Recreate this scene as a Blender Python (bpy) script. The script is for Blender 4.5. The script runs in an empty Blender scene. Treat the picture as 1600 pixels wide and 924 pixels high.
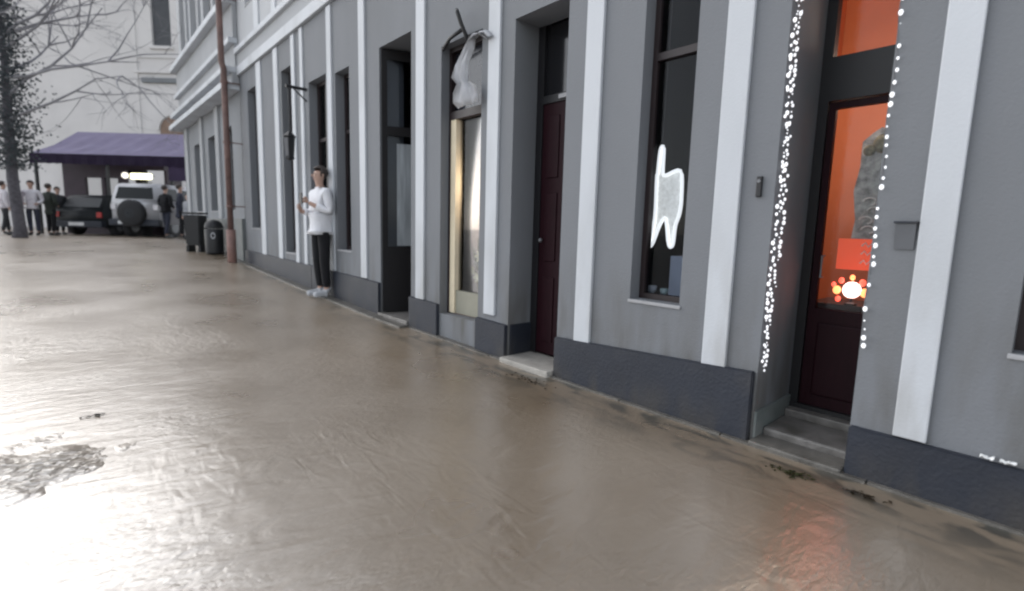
import bpy, bmesh, math, random
from mathutils import Vector, Matrix
random.seed(7)
S = bpy.context.scene
C = S.collection
RAD = math.radians

# ------------------------------------------------------------------ camera
cam = bpy.data.objects.new('camera', bpy.data.cameras.new('camera'))
C.objects.link(cam)
cam.data.sensor_width = 36.0
cam.data.lens = 17.6
cam.data.clip_start = 0.05
cam.data.clip_end = 3000
Rm = Matrix(((0.74811213, 0.06678691, -0.66020281),
             (-0.66303158, 0.11539209, -0.73964434),
             (0.02678362, 0.99107224, 0.13060805)))
cam.matrix_world = Matrix.Translation((0, 0, 1.1)) @ Rm.to_4x4()
S.camera = cam
cam.data.dof.use_dof = True          # a soft hand-held video frame
cam.data.dof.focus_distance = 3.2
cam.data.dof.aperture_fstop = 1.1

# ------------------------------------------------------------------ light
SUN_EL, SUN_AZ = 27, -7
world = bpy.data.worlds.new('World'); S.world = world
world.use_nodes = True
wn, wl = world.node_tree.nodes, world.node_tree.links
sky = wn.new('ShaderNodeTexSky'); sky.sky_type = 'NISHITA'; sky.sun_disc = False
sky.sun_elevation = RAD(SUN_EL); sky.sun_rotation = RAD(SUN_AZ)
sky.air_density = 1.0; sky.dust_density = 1.2; sky.ozone_density = 1.0
hs = wn.new('ShaderNodeHueSaturation'); hs.inputs['Saturation'].default_value = 0.32
bg = wn['Background']; bg.inputs['Strength'].default_value = 0.15
wl.new(sky.outputs[0], hs.inputs['Color']); wl.new(hs.outputs[0], bg.inputs['Color'])
sun = bpy.data.objects.new('sun', bpy.data.lights.new('sun', 'SUN')); C.objects.link(sun)
sun.data.energy = 0.85; sun.data.angle = RAD(140); sun.data.color = (0.95, 0.97, 1.0)
az = RAD(SUN_AZ)
sdir = Vector((math.sin(az) * math.cos(RAD(SUN_EL)), math.cos(az) * math.cos(RAD(SUN_EL)), math.sin(RAD(SUN_EL))))
sun.rotation_euler = sdir.to_track_quat('Z', 'Y').to_euler()
S.view_settings.view_transform = 'Standard'
S.view_settings.look = 'None'
S.view_settings.gamma = 1.0
S.view_settings.exposure = 1.2
S.view_settings.use_curve_mapping = False
S.cycles.max_bounces = 8
S.cycles.filter_width = 2.2

# ------------------------------------------------------------------ materials
MATS = {}
def mat(name, col, rough=0.6, metal=0.0, var=0.12, vscale=3.0, bump=0.0, bscale=60.0, emit=None, estr=0.0,
        grime=None, gamt=0.0, gscale=1.5, stretch=(1, 1, 1), spec=0.5):
    if name in MATS: return MATS[name]
    m = bpy.data.materials.new(name); m.use_nodes = True
    n, l = m.node_tree.nodes, m.node_tree.links
    b = n['Principled BSDF']
    b.inputs['Roughness'].default_value = rough
    b.inputs['Metallic'].default_value = metal
    b.inputs['Specular IOR Level'].default_value = spec
    tc = n.new('ShaderNodeTexCoord')
    mp = n.new('ShaderNodeMapping'); mp.inputs['Scale'].default_value = stretch
    l.new(tc.outputs['Object'], mp.inputs['Vector'])
    nz = n.new('ShaderNodeTexNoise'); nz.inputs['Scale'].default_value = vscale
    nz.inputs['Detail'].default_value = 8; nz.inputs['Roughness'].default_value = 0.62
    l.new(mp.outputs[0], nz.inputs['Vector'])
    mr = n.new('ShaderNodeMapRange'); mr.inputs[1].default_value = 0.3; mr.inputs[2].default_value = 0.7
    mr.inputs[3].default_value = 1 - var; mr.inputs[4].default_value = 1 + var
    l.new(nz.outputs[0], mr.inputs[0])
    mul = n.new('ShaderNodeVectorMath'); mul.operation = 'SCALE'
    mul.inputs[0].default_value = col
    l.new(mr.outputs[0], mul.inputs['Scale'])
    out = mul.outputs[0]
    if grime:
        g = n.new('ShaderNodeTexNoise'); g.inputs['Scale'].default_value = gscale; g.inputs['Detail'].default_value = 10
        l.new(mp.outputs[0], g.inputs['Vector'])
        r = n.new('ShaderNodeMapRange'); r.inputs[1].default_value = 0.5; r.inputs[2].default_value = 0.72
        r.inputs[3].default_value = 0; r.inputs[4].default_value = gamt
        l.new(g.outputs[0], r.inputs[0])
        mx = n.new('ShaderNodeMix'); mx.data_type = 'RGBA'
        l.new(r.outputs[0], mx.inputs[0]); l.new(out, mx.inputs[6]); mx.inputs[7].default_value = (*grime, 1)
        out = mx.outputs[2]
    l.new(out, b.inputs['Base Color'])
    if bump:
        bz = n.new('ShaderNodeTexNoise'); bz.inputs['Scale'].default_value = bscale; bz.inputs['Detail'].default_value = 6
        l.new(tc.outputs['Object'], bz.inputs['Vector'])
        bp = n.new('ShaderNodeBump'); bp.inputs['Strength'].default_value = bump; bp.inputs['Distance'].default_value = 0.01
        l.new(bz.outputs[0], bp.inputs['Height']); l.new(bp.outputs[0], b.inputs['Normal'])
    if emit:
        b.inputs['Emission Color'].default_value = (*emit, 1); b.inputs['Emission Strength'].default_value = estr
    MATS[name] = m
    return m

def glass_mat(name, tint=(0.8, 0.82, 0.85), ior=1.5):
    m = bpy.data.materials.new(name); m.use_nodes = True
    n, l = m.node_tree.nodes, m.node_tree.links
    n.remove(n['Principled BSDF'])
    tr = n.new('ShaderNodeBsdfTransparent'); tr.inputs[0].default_value = (*tint, 1)
    gl = n.new('ShaderNodeBsdfGlossy'); gl.inputs['Roughness'].default_value = 0.03
    nz = n.new('ShaderNodeTexNoise'); nz.inputs['Scale'].default_value = 2.0
    bp = n.new('ShaderNodeBump'); bp.inputs['Strength'].default_value = 0.05
    l.new(nz.outputs[0], bp.inputs['Height']); l.new(bp.outputs[0], gl.inputs['Normal'])
    fr = n.new('ShaderNodeFresnel'); fr.inputs[0].default_value = ior
    mx = n.new('ShaderNodeMixShader')
    l.new(fr.outputs[0], mx.inputs[0]); l.new(tr.outputs[0], mx.inputs[1]); l.new(gl.outputs[0], mx.inputs[2])
    l.new(mx.outputs[0], n['Material Output'].inputs[0])
    return m

M_wall = mat('grey_plaster', (0.170, 0.178, 0.192), 0.8, var=0.07, vscale=1.3, bump=0.25, bscale=90, grime=(0.115, 0.12, 0.12), gamt=0.4, gscale=1.1, stretch=(1, 1, 0.35))
def splash(m, z0, z1, col, amt):
    n, l = m.node_tree.nodes, m.node_tree.links
    b = n['Principled BSDF']; src = b.inputs['Base Color'].links[0].from_socket
    tc = n.new('ShaderNodeTexCoord'); sp = n.new('ShaderNodeSeparateXYZ'); l.new(tc.outputs['Object'], sp.inputs[0])
    mr = n.new('ShaderNodeMapRange'); mr.inputs[1].default_value = z1; mr.inputs[2].default_value = z0; l.new(sp.outputs[2], mr.inputs[0])
    mp = n.new('ShaderNodeMapping'); mp.inputs['Scale'].default_value = (1, 1, .25); l.new(tc.outputs['Object'], mp.inputs[0])
    nz = n.new('ShaderNodeTexNoise'); nz.inputs['Scale'].default_value = 7; nz.inputs['Detail'].default_value = 9; l.new(mp.outputs[0], nz.inputs['Vector'])
    m2 = n.new('ShaderNodeMapRange'); m2.inputs[1].default_value = .42; m2.inputs[2].default_value = .68; m2.inputs[4].default_value = amt; l.new(nz.outputs[0], m2.inputs[0])
    mu = n.new('ShaderNodeMath'); mu.operation = 'MULTIPLY'; l.new(mr.outputs[0], mu.inputs[0]); l.new(m2.outputs[0], mu.inputs[1])
    mx = n.new('ShaderNodeMix'); mx.data_type = 'RGBA'; l.new(mu.outputs[0], mx.inputs[0]); l.new(src, mx.inputs[6]); mx.inputs[7].default_value = (*col, 1)
    l.new(mx.outputs[2], b.inputs['Base Color'])
splash(M_wall, .3, 1.0, (.095, .09, .08), .75)
M_white = mat('white_paint', (0.52, 0.54, 0.57), 0.7, var=0.05, vscale=2, bump=0.15, bscale=90, grime=(0.34, 0.35, 0.36), gamt=0.45, gscale=2.2, stretch=(1, 1, 0.3))
M_plinth = mat('dark_plinth_paint', (0.015, 0.019, 0.030), 0.6, var=0.18, vscale=3, bump=0.35, bscale=60, grime=(0.038, 0.038, 0.042), gamt=0.6, gscale=2.6)
M_pale = mat('pale_plaster', (0.36, 0.37, 0.385), 0.85, var=0.07, vscale=0.8, bump=0.2, bscale=50, grime=(0.21, 0.215, 0.22), gamt=0.4, gscale=0.7, stretch=(1, 1, 0.4))
M_farwall = mat('light_grey_plaster', (0.21, 0.22, 0.235), 0.85, var=0.08, vscale=1.2, bump=0.2, bscale=50, grime=(0.2, 0.2, 0.2), gamt=0.4)
M_bgwall = mat('cream_white_plaster', (0.58, 0.56, 0.55), 0.9, var=0.08, vscale=0.3, bump=0.2, bscale=20, grime=(0.46, 0.445, 0.44), gamt=0.5, gscale=0.35)
M_stone = mat('step_stone', (0.17, 0.16, 0.15), 0.45, var=0.28, vscale=9, bump=0.5, bscale=35, grime=(0.07, 0.065, 0.055), gamt=0.8, gscale=5)
M_kerb = mat('kerb_concrete', (0.12, 0.112, 0.10), 0.4, var=0.25, vscale=8, bump=0.5, bscale=40, grime=(0.04, 0.036, 0.03), gamt=0.95, gscale=5)
M_frame = mat('dark_brown_wood', (0.018, 0.010, 0.011), 0.5, var=0.25, vscale=8, stretch=(8, 8, 1))
M_black = mat('black_paint', (0.007, 0.007, 0.009), 0.5, var=0.2)
M_maroon = mat('maroon_door_paint', (0.016, 0.003, 0.006), 0.5, var=0.2, vscale=6, stretch=(6, 6, 1), spec=.15)
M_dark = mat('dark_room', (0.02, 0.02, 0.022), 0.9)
M_orange = mat('orange_wall', (0.50, 0.175, 0.075), 0.7, var=0.12, vscale=2)
M_mauve = mat('mauve_wall', (0.36, 0.32, 0.33), 0.8)
M_cream = mat('cream_paint', (0.72, 0.62, 0.45), 0.6)
M_glass = glass_mat('window_glass', (.75, .77, .8), 1.2)
M_glass2 = glass_mat('door_glass', (0.9, 0.9, 0.9), 1.25)
M_sill = mat('grey_sill', (0.33, 0.33, 0.34), 0.6, bump=0.2)
M_pipe = mat('rusty_brown_paint', (0.13, 0.075, 0.065), 0.55, var=0.3, vscale=5, grime=(0.22, 0.13, 0.11), gamt=0.7, gscale=4)
M_grey = mat('grey_metal', (0.16, 0.165, 0.175), 0.45, metal=0.3)
M_bulb = mat('clear_bulb', (0.8, 0.8, 0.82), 0.2, emit=(0.95, 0.96, 1.0), estr=0.35)
M_wire = mat('grey_wire', (0.12, 0.12, 0.13), 0.5)

splash(M_white, .25, 1.3, (.28, .27, .25), .6)
splash(M_plinth, .0, .22, (.055, .048, .04), .7)
# ------------------------------------------------------------------ helpers
def tag(o, label=None, cat=None, group=None, kind=None):
    if label: o['label'] = label
    if cat: o['category'] = cat
    if group: o['group'] = group
    if kind: o['kind'] = kind
    return o

def empty(name, loc=(0, 0, 0), rz=0.0, label=None, cat=None, group=None):
    o = bpy.data.objects.new(name, None); C.objects.link(o)
    o.location = loc; o.rotation_euler = (0, 0, rz); o.empty_display_size = 0.1
    return tag(o, label, cat, group)

def link(name, bm, m, parent=None, smooth=False, loc=None):
    bmesh.ops.recalc_face_normals(bm, faces=bm.faces)
    me = bpy.data.meshes.new(name); bm.to_mesh(me); bm.free()
    if isinstance(m, (list, tuple)):
        for k in m: me.materials.append(k)
    else: me.materials.append(m)
    if smooth:
        for p in me.polygons: p.use_smooth = True
    o = bpy.data.objects.new(name, me); C.objects.link(o)
    if loc: o.location = loc
    if parent: o.parent = parent
    return o

def box(bm, x0, x1, y0, y1, z0, z1, bev=0.0):
    g = bmesh.ops.create_cube(bm, size=1.0)
    vs = g['verts']
    for v in vs:
        v.co = Vector(((x0 + x1) / 2 + v.co.x * abs(x1 - x0), (y0 + y1) / 2 + v.co.y * abs(y1 - y0), (z0 + z1) / 2 + v.co.z * abs(z1 - z0)))
    if bev:
        es = list({e for v in vs for e in v.link_edges})
        bmesh.ops.bevel(bm, geom=es, offset=bev, segments=2, affect='EDGES', profile=0.6)
    return vs

def boxo(name, x0, x1, y0, y1, z0, z1, m, parent=None, bev=0.0):
    bm = bmesh.new(); box(bm, x0, x1, y0, y1, z0, z1, bev)
    return link(name, bm, m, parent)

def hexa(bm, pts):
    """8 points: bottom 4 ccw, top 4 ccw"""
    v = [bm.verts.new(p) for p in pts]
    for f in ((0, 1, 2, 3), (4, 5, 6, 7), (0, 1, 5, 4), (1, 2, 6, 5), (2, 3, 7, 6), (3, 0, 4, 7)):
        bm.faces.new([v[i] for i in f])

def tube(bm, pts, radii, seg=8, cap=True):
    if not isinstance(radii, (list, tuple)): radii = [radii] * len(pts)
    pts = [Vector(p) for p in pts]
    rings = []
    up = Vector((0.13, 0.27, 0.95)).normalized()
    for i, p in enumerate(pts):
        d = (pts[min(i + 1, len(pts) - 1)] - pts[max(i - 1, 0)])
        if d.length < 1e-7: d = Vector((0, 0, 1))
        d.normalize()
        a = d.cross(up)
        if a.length < 1e-3: a = d.cross(Vector((1, 0, 0)))
        a.normalize(); b = d.cross(a)
        rings.append([bm.verts.new(p + (a * math.cos(t) + b * math.sin(t)) * radii[i]) for t in [2 * math.pi * k / seg for k in range(seg)]])
    for r0, r1 in zip(rings, rings[1:]):
        for k in range(seg):
            bm.faces.new((r0[k], r0[(k + 1) % seg], r1[(k + 1) % seg], r1[k]))
    if cap:
        bm.faces.new(rings[0]); bm.faces.new(rings[-1])

def ball(bm, c, r, sc=(1, 1, 1), u=12, v=8, rot=None):
    g = bmesh.ops.create_uvsphere(bm, u_segments=u, v_segments=v, radius=r)
    for q in g['verts']:
        p = Vector((q.co.x * sc[0], q.co.y * sc[1], q.co.z * sc[2]))
        if rot: p = rot @ p
        q.co = p + Vector(c)

def lathe(bm, prof, c=(0, 0, 0), axis='Z', seg=24):
    rings = []
    for r, h in prof:
        ring = []
        for k in range(seg):
            t = 2 * math.pi * k / seg
            if axis == 'Z': p = (r * math.cos(t), r * math.sin(t), h)
            elif axis == 'X': p = (h, r * math.cos(t), r * math.sin(t))
            else: p = (r * math.cos(t), h, r * math.sin(t))
            ring.append(bm.verts.new(Vector(p) + Vector(c)))
        rings.append(ring)
    for r0, r1 in zip(rings, rings[1:]):
        for k in range(seg): bm.faces.new((r0[k], r0[(k + 1) % seg], r1[(k + 1) % seg], r1[k]))
    bm.faces.new(rings[0]); bm.faces.new(rings[-1])

def skin_object(name, verts, edges, radii, m, parent, sub=2, root=0, extra=None):
    me = bpy.data.meshes.new('tmp'); me.from_pydata([tuple(v) for v in verts], edges, []); me.update()
    o = bpy.data.objects.new('tmp', me); C.objects.link(o)
    sk = o.modifiers.new('s', 'SKIN'); sk.use_smooth_shade = True
    sv = me.skin_vertices[0].data
    for i, r in enumerate(radii):
        sv[i].radius = (r, r) if not isinstance(r, tuple) else r
        sv[i].use_root = (i == root)
    ss = o.modifiers.new('u', 'SUBSURF'); ss.levels = sub; ss.render_levels = sub
    dg = bpy.context.evaluated_depsgraph_get()
    ev = bpy.data.meshes.new_from_object(o.evaluated_get(dg))
    bpy.data.objects.remove(o); bpy.data.meshes.remove(me)
    bm = bmesh.new(); bm.from_mesh(ev); bpy.data.meshes.remove(ev)
    if extra: extra(bm)
    return link(name, bm, m, parent, smooth=True)

GZ = [(-500, 0), (1.5, 0), (3.1, .02), (5.2, .06), (7.4, .14), (9.5, .24), (11.5, .34), (12.6, .42), (15, .46), (20, .5), (900, .5)]
def gz(y):
    for (a, za), (b, zb) in zip(GZ, GZ[1:]):
        if a <= y <= b: return za + (zb - za) * (y - a) / (b - a)
    return 0

# ================================================================== ground and water
D = 2.6945     # facade plane of the grey building
def water_material():
    m = bpy.data.materials.new('muddy_water'); m.use_nodes = True
    n, l = m.node_tree.nodes, m.node_tree.links
    b = n['Principled BSDF']
    tc = n.new('ShaderNodeTexCoord')
    nz = n.new('ShaderNodeTexNoise'); nz.inputs['Scale'].default_value = 0.55; nz.inputs['Detail'].default_value = 7
    l.new(tc.outputs['Object'], nz.inputs['Vector'])
    cr = n.new('ShaderNodeValToRGB')
    cr.color_ramp.elements[0].position = 0.32; cr.color_ramp.elements[0].color = (0.175, 0.128, 0.082, 1)
    cr.color_ramp.elements[1].position = 0.7; cr.color_ramp.elements[1].color = (0.255, 0.196, 0.135, 1)
    l.new(nz.outputs[0], cr.inputs[0])
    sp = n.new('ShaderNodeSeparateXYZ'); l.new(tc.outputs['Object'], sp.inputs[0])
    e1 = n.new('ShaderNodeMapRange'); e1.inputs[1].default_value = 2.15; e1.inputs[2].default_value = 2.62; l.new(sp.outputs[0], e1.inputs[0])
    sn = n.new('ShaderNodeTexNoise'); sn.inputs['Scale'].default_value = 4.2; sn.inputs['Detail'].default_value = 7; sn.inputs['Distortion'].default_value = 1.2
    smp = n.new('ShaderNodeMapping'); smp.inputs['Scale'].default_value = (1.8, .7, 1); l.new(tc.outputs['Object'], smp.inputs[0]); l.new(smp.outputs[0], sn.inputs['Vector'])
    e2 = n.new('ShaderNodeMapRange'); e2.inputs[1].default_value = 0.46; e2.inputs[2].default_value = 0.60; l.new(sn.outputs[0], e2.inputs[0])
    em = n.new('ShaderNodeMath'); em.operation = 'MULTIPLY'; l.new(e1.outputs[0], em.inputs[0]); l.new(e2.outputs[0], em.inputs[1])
    smx = n.new('ShaderNodeMix'); smx.data_type = 'RGBA'; l.new(em.outputs[0], smx.inputs[0]); l.new(cr.outputs[0], smx.inputs[6]); smx.inputs[7].default_value = (.035, .032, .022, 1)  # dark rippled reflections along the wall foot, put into the water colour
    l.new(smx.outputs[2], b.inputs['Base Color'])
    b.inputs['IOR'].default_value = 3.4
    rz = n.new('ShaderNodeTexNoise'); rz.inputs['Scale'].default_value = 1.1; rz.inputs['Detail'].default_value = 4
    l.new(tc.outputs['Object'], rz.inputs['Vector'])
    rr = n.new('ShaderNodeMapRange'); rr.inputs[1].default_value = 0.35; rr.inputs[2].default_value = 0.65
    rr.inputs[3].default_value = 0.27; rr.inputs[4].default_value = 0.36
    l.new(rz.outputs[0], rr.inputs[0]); l.new(rr.outputs[0], b.inputs['Roughness'])
    # ripples: broad swell, fine chop running along the street, and a choppier patch
    mp = n.new('ShaderNodeMapping'); mp.inputs['Rotation'].default_value = (0, 0, RAD(25)); mp.inputs['Scale'].default_value = (1.0, 2.4, 1)
    l.new(tc.outputs['Object'], mp.inputs['Vector'])
    w1 = n.new('ShaderNodeTexNoise'); w1.inputs['Scale'].default_value = 4.5; w1.inputs['Detail'].default_value = 4; w1.inputs['Distortion'].default_value = 0.6
    l.new(mp.outputs[0], w1.inputs['Vector'])
    w2 = n.new('ShaderNodeTexNoise'); w2.inputs['Scale'].default_value = 22; w2.inputs['Detail'].default_value = 3; w2.inputs['Distortion'].default_value = 0.8
    l.new(mp.outputs[0], w2.inputs['Vector'])
    msk = n.new('ShaderNodeTexNoise'); msk.inputs['Scale'].default_value = 0.9; msk.inputs['Detail'].default_value = 2
    l.new(tc.outputs['Object'], msk.inputs['Vector'])
    mr = n.new('ShaderNodeMapRange'); mr.inputs[1].default_value = 0.45; mr.inputs[2].default_value = 0.62; mr.inputs[3].default_value = 0.12; mr.inputs[4].default_value = 1.0
    l.new(msk.outputs[0], mr.inputs[0])
    mm = n.new('ShaderNodeMath'); mm.operation = 'MULTIPLY'; l.new(w2.outputs[0], mm.inputs[0]); l.new(mr.outputs[0], mm.inputs[1])
    b1 = n.new('ShaderNodeBump'); b1.inputs['Strength'].default_value = 0.35; b1.inputs['Distance'].default_value = 0.016
    l.new(w1.outputs[0], b1.inputs['Height'])
    b2 = n.new('ShaderNodeBump'); b2.inputs['Strength'].default_value = 0.55; b2.inputs['Distance'].default_value = 0.008
    l.new(mm.outputs[0], b2.inputs['Height']); l.new(b1.outputs[0], b2.inputs['Normal'])
    # medium wavelets in loose trains, and one choppy patch of open water
    w3 = n.new('ShaderNodeTexNoise'); w3.inputs['Scale'].default_value = 6.5; w3.inputs['Detail'].default_value = 1.5; w3.inputs['Distortion'].default_value = 1.0
    mp3 = n.new('ShaderNodeMapping'); mp3.inputs['Rotation'].default_value = (0, 0, RAD(-35)); mp3.inputs['Scale'].default_value = (2.0, .8, 1); l.new(tc.outputs['Object'], mp3.inputs[0]); l.new(mp3.outputs[0], w3.inputs['Vector'])
    k3 = n.new('ShaderNodeTexNoise'); k3.inputs['Scale'].default_value = 0.6; k3.inputs['Detail'].default_value = 3; l.new(mp3.outputs[0], k3.inputs['Vector'])
    m3 = n.new('ShaderNodeMapRange'); m3.inputs[1].default_value = 0.46; m3.inputs[2].default_value = 0.6; l.new(k3.outputs[0], m3.inputs[0])
    x3 = n.new('ShaderNodeMath'); x3.operation = 'MULTIPLY'; l.new(w3.outputs[0], x3.inputs[0]); l.new(m3.outputs[0], x3.inputs[1])
    b3 = n.new('ShaderNodeBump'); b3.inputs['Strength'].default_value = 0.6; b3.inputs['Distance'].default_value = 0.006
    l.new(x3.outputs[0], b3.inputs['Height']); l.new(b2.outputs[0], b3.inputs['Normal'])
    vd = n.new('ShaderNodeVectorMath'); vd.operation = 'SUBTRACT'; l.new(tc.outputs['Object'], vd.inputs[0]); vd.inputs[1].default_value = (-.44, 2.97, 0)
    vs = n.new('ShaderNodeVectorMath'); vs.operation = 'MULTIPLY'; l.new(vd.outputs[0], vs.inputs[0]); vs.inputs[1].default_value = (1.9, 3.1, 0)
    ln = n.new('ShaderNodeVectorMath'); ln.operation = 'LENGTH'; l.new(vs.outputs[0], ln.inputs[0])
    m4 = n.new('ShaderNodeMapRange'); m4.inputs[1].default_value = 1.55; m4.inputs[2].default_value = 0.75
    dn_ = n.new('ShaderNodeTexNoise'); dn_.inputs['Scale'].default_value = 3.0; dn_.inputs['Detail'].default_value = 5; l.new(tc.outputs['Object'], dn_.inputs['Vector'])
    da = n.new('ShaderNodeMath'); da.operation = 'MULTIPLY_ADD'; l.new(dn_.outputs[0], da.inputs[0]); da.inputs[1].default_value = 2.6; da.inputs[2].default_value = -.75
    dd_ = n.new('ShaderNodeMath'); dd_.operation = 'ADD'; l.new(ln.outputs['Value'], dd_.inputs[0]); l.new(da.outputs[0], dd_.inputs[1]); l.new(dd_.outputs[0], m4.inputs[0])
    w4 = n.new('ShaderNodeTexNoise'); w4.inputs['Scale'].default_value = 17; w4.inputs['Detail'].default_value = 2; w4.inputs['Distortion'].default_value = .6; l.new(mp.outputs[0], w4.inputs['Vector'])
    x4 = n.new('ShaderNodeMath'); x4.operation = 'MULTIPLY'; l.new(w4.outputs[0], x4.inputs[0]); l.new(m4.outputs[0], x4.inputs[1])
    b4 = n.new('ShaderNodeBump'); b4.inputs['Strength'].default_value = 1.0; b4.inputs['Distance'].default_value = 0.065
    l.new(x4.outputs[0], b4.inputs['Height']); l.new(b3.outputs[0], b4.inputs['Normal'])
    l.new(b4.outputs[0], b.inputs['Normal'])
    return m
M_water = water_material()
M_road = mat('wet_asphalt', (0.06, 0.055, 0.05), 0.4, var=0.3, vscale=6, bump=0.5)

def sheet(name, x0, x1, ys, dz, m, kind, sub=1):
    bm = bmesh.new(); prev = None
    for y in ys:
        cur = [bm.verts.new((x0, y, gz(y) + dz)), bm.verts.new((x1, y, gz(y) + dz))]
        if prev: bm.faces.new((prev[0], prev[1], cur[1], cur[0]))
        prev = cur
    o = link(name, bm, m, smooth=True); o['kind'] = kind
    return o
ys = [-120, -60, -10, 0] + [1.5 + 0.35 * i for i in range(56)] + [25, 40, 90, 260]
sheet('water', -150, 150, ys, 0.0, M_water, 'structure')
sheet('road', -152, 152, ys, -0.12, M_road, 'structure')

# kerb-like paved strip along the foot of the facade
bm = bmesh.new()
def kerb_run(bm, y0, y1, xa, xb, dz, n):
    for i in range(n):
        a = y0 + (y1 - y0) * i / n; b = y0 + (y1 - y0) * (i + 1) / n - 0.008
        j = random.uniform(-.004, .004)
        hexa(bm, [(xa + j, a, gz(a) - .1), (xb, a, gz(a) - .1), (xb, b, gz(b) - .1), (xa + j, b, gz(b) - .1),
                  (xa + j, a, gz(a) + dz), (xb, a, gz(a) + dz), (xb, b, gz(b) + dz), (xa + j, b, gz(b) + dz)])
kerb_run(bm, -9, 4.6, 2.635, D + .02, .012, 20)
kerb_run(bm, 4.6, 17.4, 2.54, D + .02, .02, 22)
tag(link('kerb', bm, M_kerb), kind='structure')

# ================================================================== facade builder
def wall_grid(bm, plane, y0, y1, z0, z1, holes, depth):
    """vertical wall at x=plane facing -x, with rectangular holes (ya,yb,za,zb,depth) and their reveals"""
    Y = sorted({y0, y1} | {h[0] for h in holes} | {h[1] for h in holes})
    Z = sorted({z0, z1} | {h[2] for h in holes} | {h[3] for h in holes})
    Y = [y for y in Y if y0 <= y <= y1]; Z = [z for z in Z if z0 <= z <= z1]
    cache = {}
    def V(x, y, z):
        k = (round(x, 4), round(y, 4), round(z, 4))
        if k not in cache: cache[k] = bm.verts.new(k)
        return cache[k]
    for a, b in zip(Y, Y[1:]):
        for c, d in zip(Z, Z[1:]):
            ym, zm = (a + b) / 2, (c + d) / 2
            if any(h[0] < ym < h[1] and h[2] < zm < h[3] for h in holes): continue
            bm.faces.new((V(plane, a, c), V(plane, b, c), V(plane, b, d), V(plane, a, d)))
    for h in holes:
        a, b, c, d = h[:4]; dp = h[4] if len(h) > 4 else depth
        q = [(a, c), (b, c), (b, d), (a, d)]
        for (p, r) in zip(q, q[1:] + q[:1]):
            bm.faces.new((V(plane, *p), V(plane, *r), V(plane + dp, *r), V(plane + dp, *p)))

def room(name, x0, x1, y0, y1, z0, z1, m, parent, floor=None):
    """box open towards the street"""
    bm = bmesh.new()
    v = [bm.verts.new(p) for p in ((x0, y0, z0), (x1, y0, z0), (x1, y1, z0), (x0, y1, z0), (x0, y0, z1), (x1, y0, z1), (x1, y1, z1), (x0, y1, z1))]
    for f in ((0, 1, 2, 3), (4, 5, 6, 7), (0, 1, 5, 4), (1, 2, 6, 5), (2, 3, 7, 6)): bm.faces.new([v[i] for i in f])
    return link(name, bm, m, parent)

def window(parent, ya, yb, za, zb, x, m=None, fw=.04, bars=(), sill=True, mull=False, sillx=D, glass=None):
    m = m or M_frame
    bm = bmesh.new()
    t = .05
    box(bm, x, x + t, ya, ya + fw, za, zb); box(bm, x, x + t, yb - fw, yb, za, zb)
    box(bm, x, x + t, ya + fw, yb - fw, za, za + fw); box(bm, x, x + t, ya + fw, yb - fw, zb - fw, zb)
    for z in bars: box(bm, x - .004, x + t, ya + fw, yb - fw, z - .022, z + .022)
    if mull: box(bm, x - .002, x + t - .002, (ya + yb) / 2 - .018, (ya + yb) / 2 + .018, za + fw, zb - fw)
    w = link('window', bm, m, parent)
    boxo('pane', x + .02, x + .026, ya + fw - .004, yb - fw + .004, za + fw - .004, zb - fw + .004, glass or M_glass, w)
    if sill:
        boxo('sill', sillx - .010, x, ya - .01, yb + .01, za - .022, za - .002, M_sill, w, .004)
    return w

# ================================================================== grey building with white strips
G = empty('grey_building', (0, 0, 0), 0, 'long grey plastered building with white vertical strips, dark plinth and narrow tall openings', 'building')
FZ = 4.34
W1 = (1.53, 1.88, .68, 2.85)
W0 = (-.36, .125, .68, 2.75)
W3 = (3.47, 4.08, .27, 2.74)
W4 = (4.62, 5.30, .10, 3.02)
Wc = (6.80, 7.42, .62, 3.06)
Wd = (6.08, 6.50, .78, 3.00)
Wb = (8.13, 8.58, .64, 3.45)
Wa = (9.98, 10.50, 1.0, 3.50)
D2 = (.615, 1.05, .02, 2.75)
D1 = (2.505, 3.06, .03, 2.70)
holes = [W0 + (.14,), W1 + (.14,), W3 + (.12,), W4 + (.30,), Wc + (.16,), Wd + (.16,), Wb + (.16,), Wa + (.16,), D2 + (.50,), D1 + (.26,)]
lower = [W1, W3, W4, Wc, Wd, Wb, Wa]
for y in (-1.55, -2.6, -3.65, -4.7, -5.75):
    holes.append((y, y + .42, .68, 2.75, .14))
upper = []
for y in (-5.75, -4.7, -3.65, -2.6, -1.55, -.4, 1.5, 2.5, 3.55, 4.75, 6.1, 6.95, 8.13, 9.98):
    upper.append((y, y + .45, 4.95, 6.6, .14))
holes += upper
bm = bmesh.new()
wall_grid(bm, D, -7, 11.0, -.2, 4.3, [h for h in holes if h[2] < 4.3], .14)
bu = bmesh.new(); wall_grid(bu, D, -7, 11.0, 4.3, 7.3, upper, .14); M_up = mat('pale_upper_plaster', (.44, .45, .465), .85, var=.07, vscale=1, bump=.2, bscale=60, grime=(.33, .335, .34), gamt=.4, gscale=.9, stretch=(1, 1, .4))
link('upper_wall', bu, M_up, G)
# end wall, roof and back so that it is a solid block
def quad(bm, *p): bm.faces.new([bm.verts.new(q) for q in p])
quad(bm, (D, -7, -.2), (D + 7, -7, -.2), (D + 7, -7, 7.3), (D, -7, 7.3))
quad(bm, (D + 7, -7, -.2), (D + 7, 11, -.2), (D + 7, 11, 7.3), (D + 7, -7, 7.3))
quad(bm, (D, -7, 7.3), (D + 7, -7, 7.3), (D + 7, 11, 7.3), (D, 11, 7.3))
quad(bm, (D, 11, -.2), (D + 7, 11, -.2), (D + 7, 11, 7.3), (D, 11, 7.3))
link('wall', bm, M_wall, G)
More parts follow.
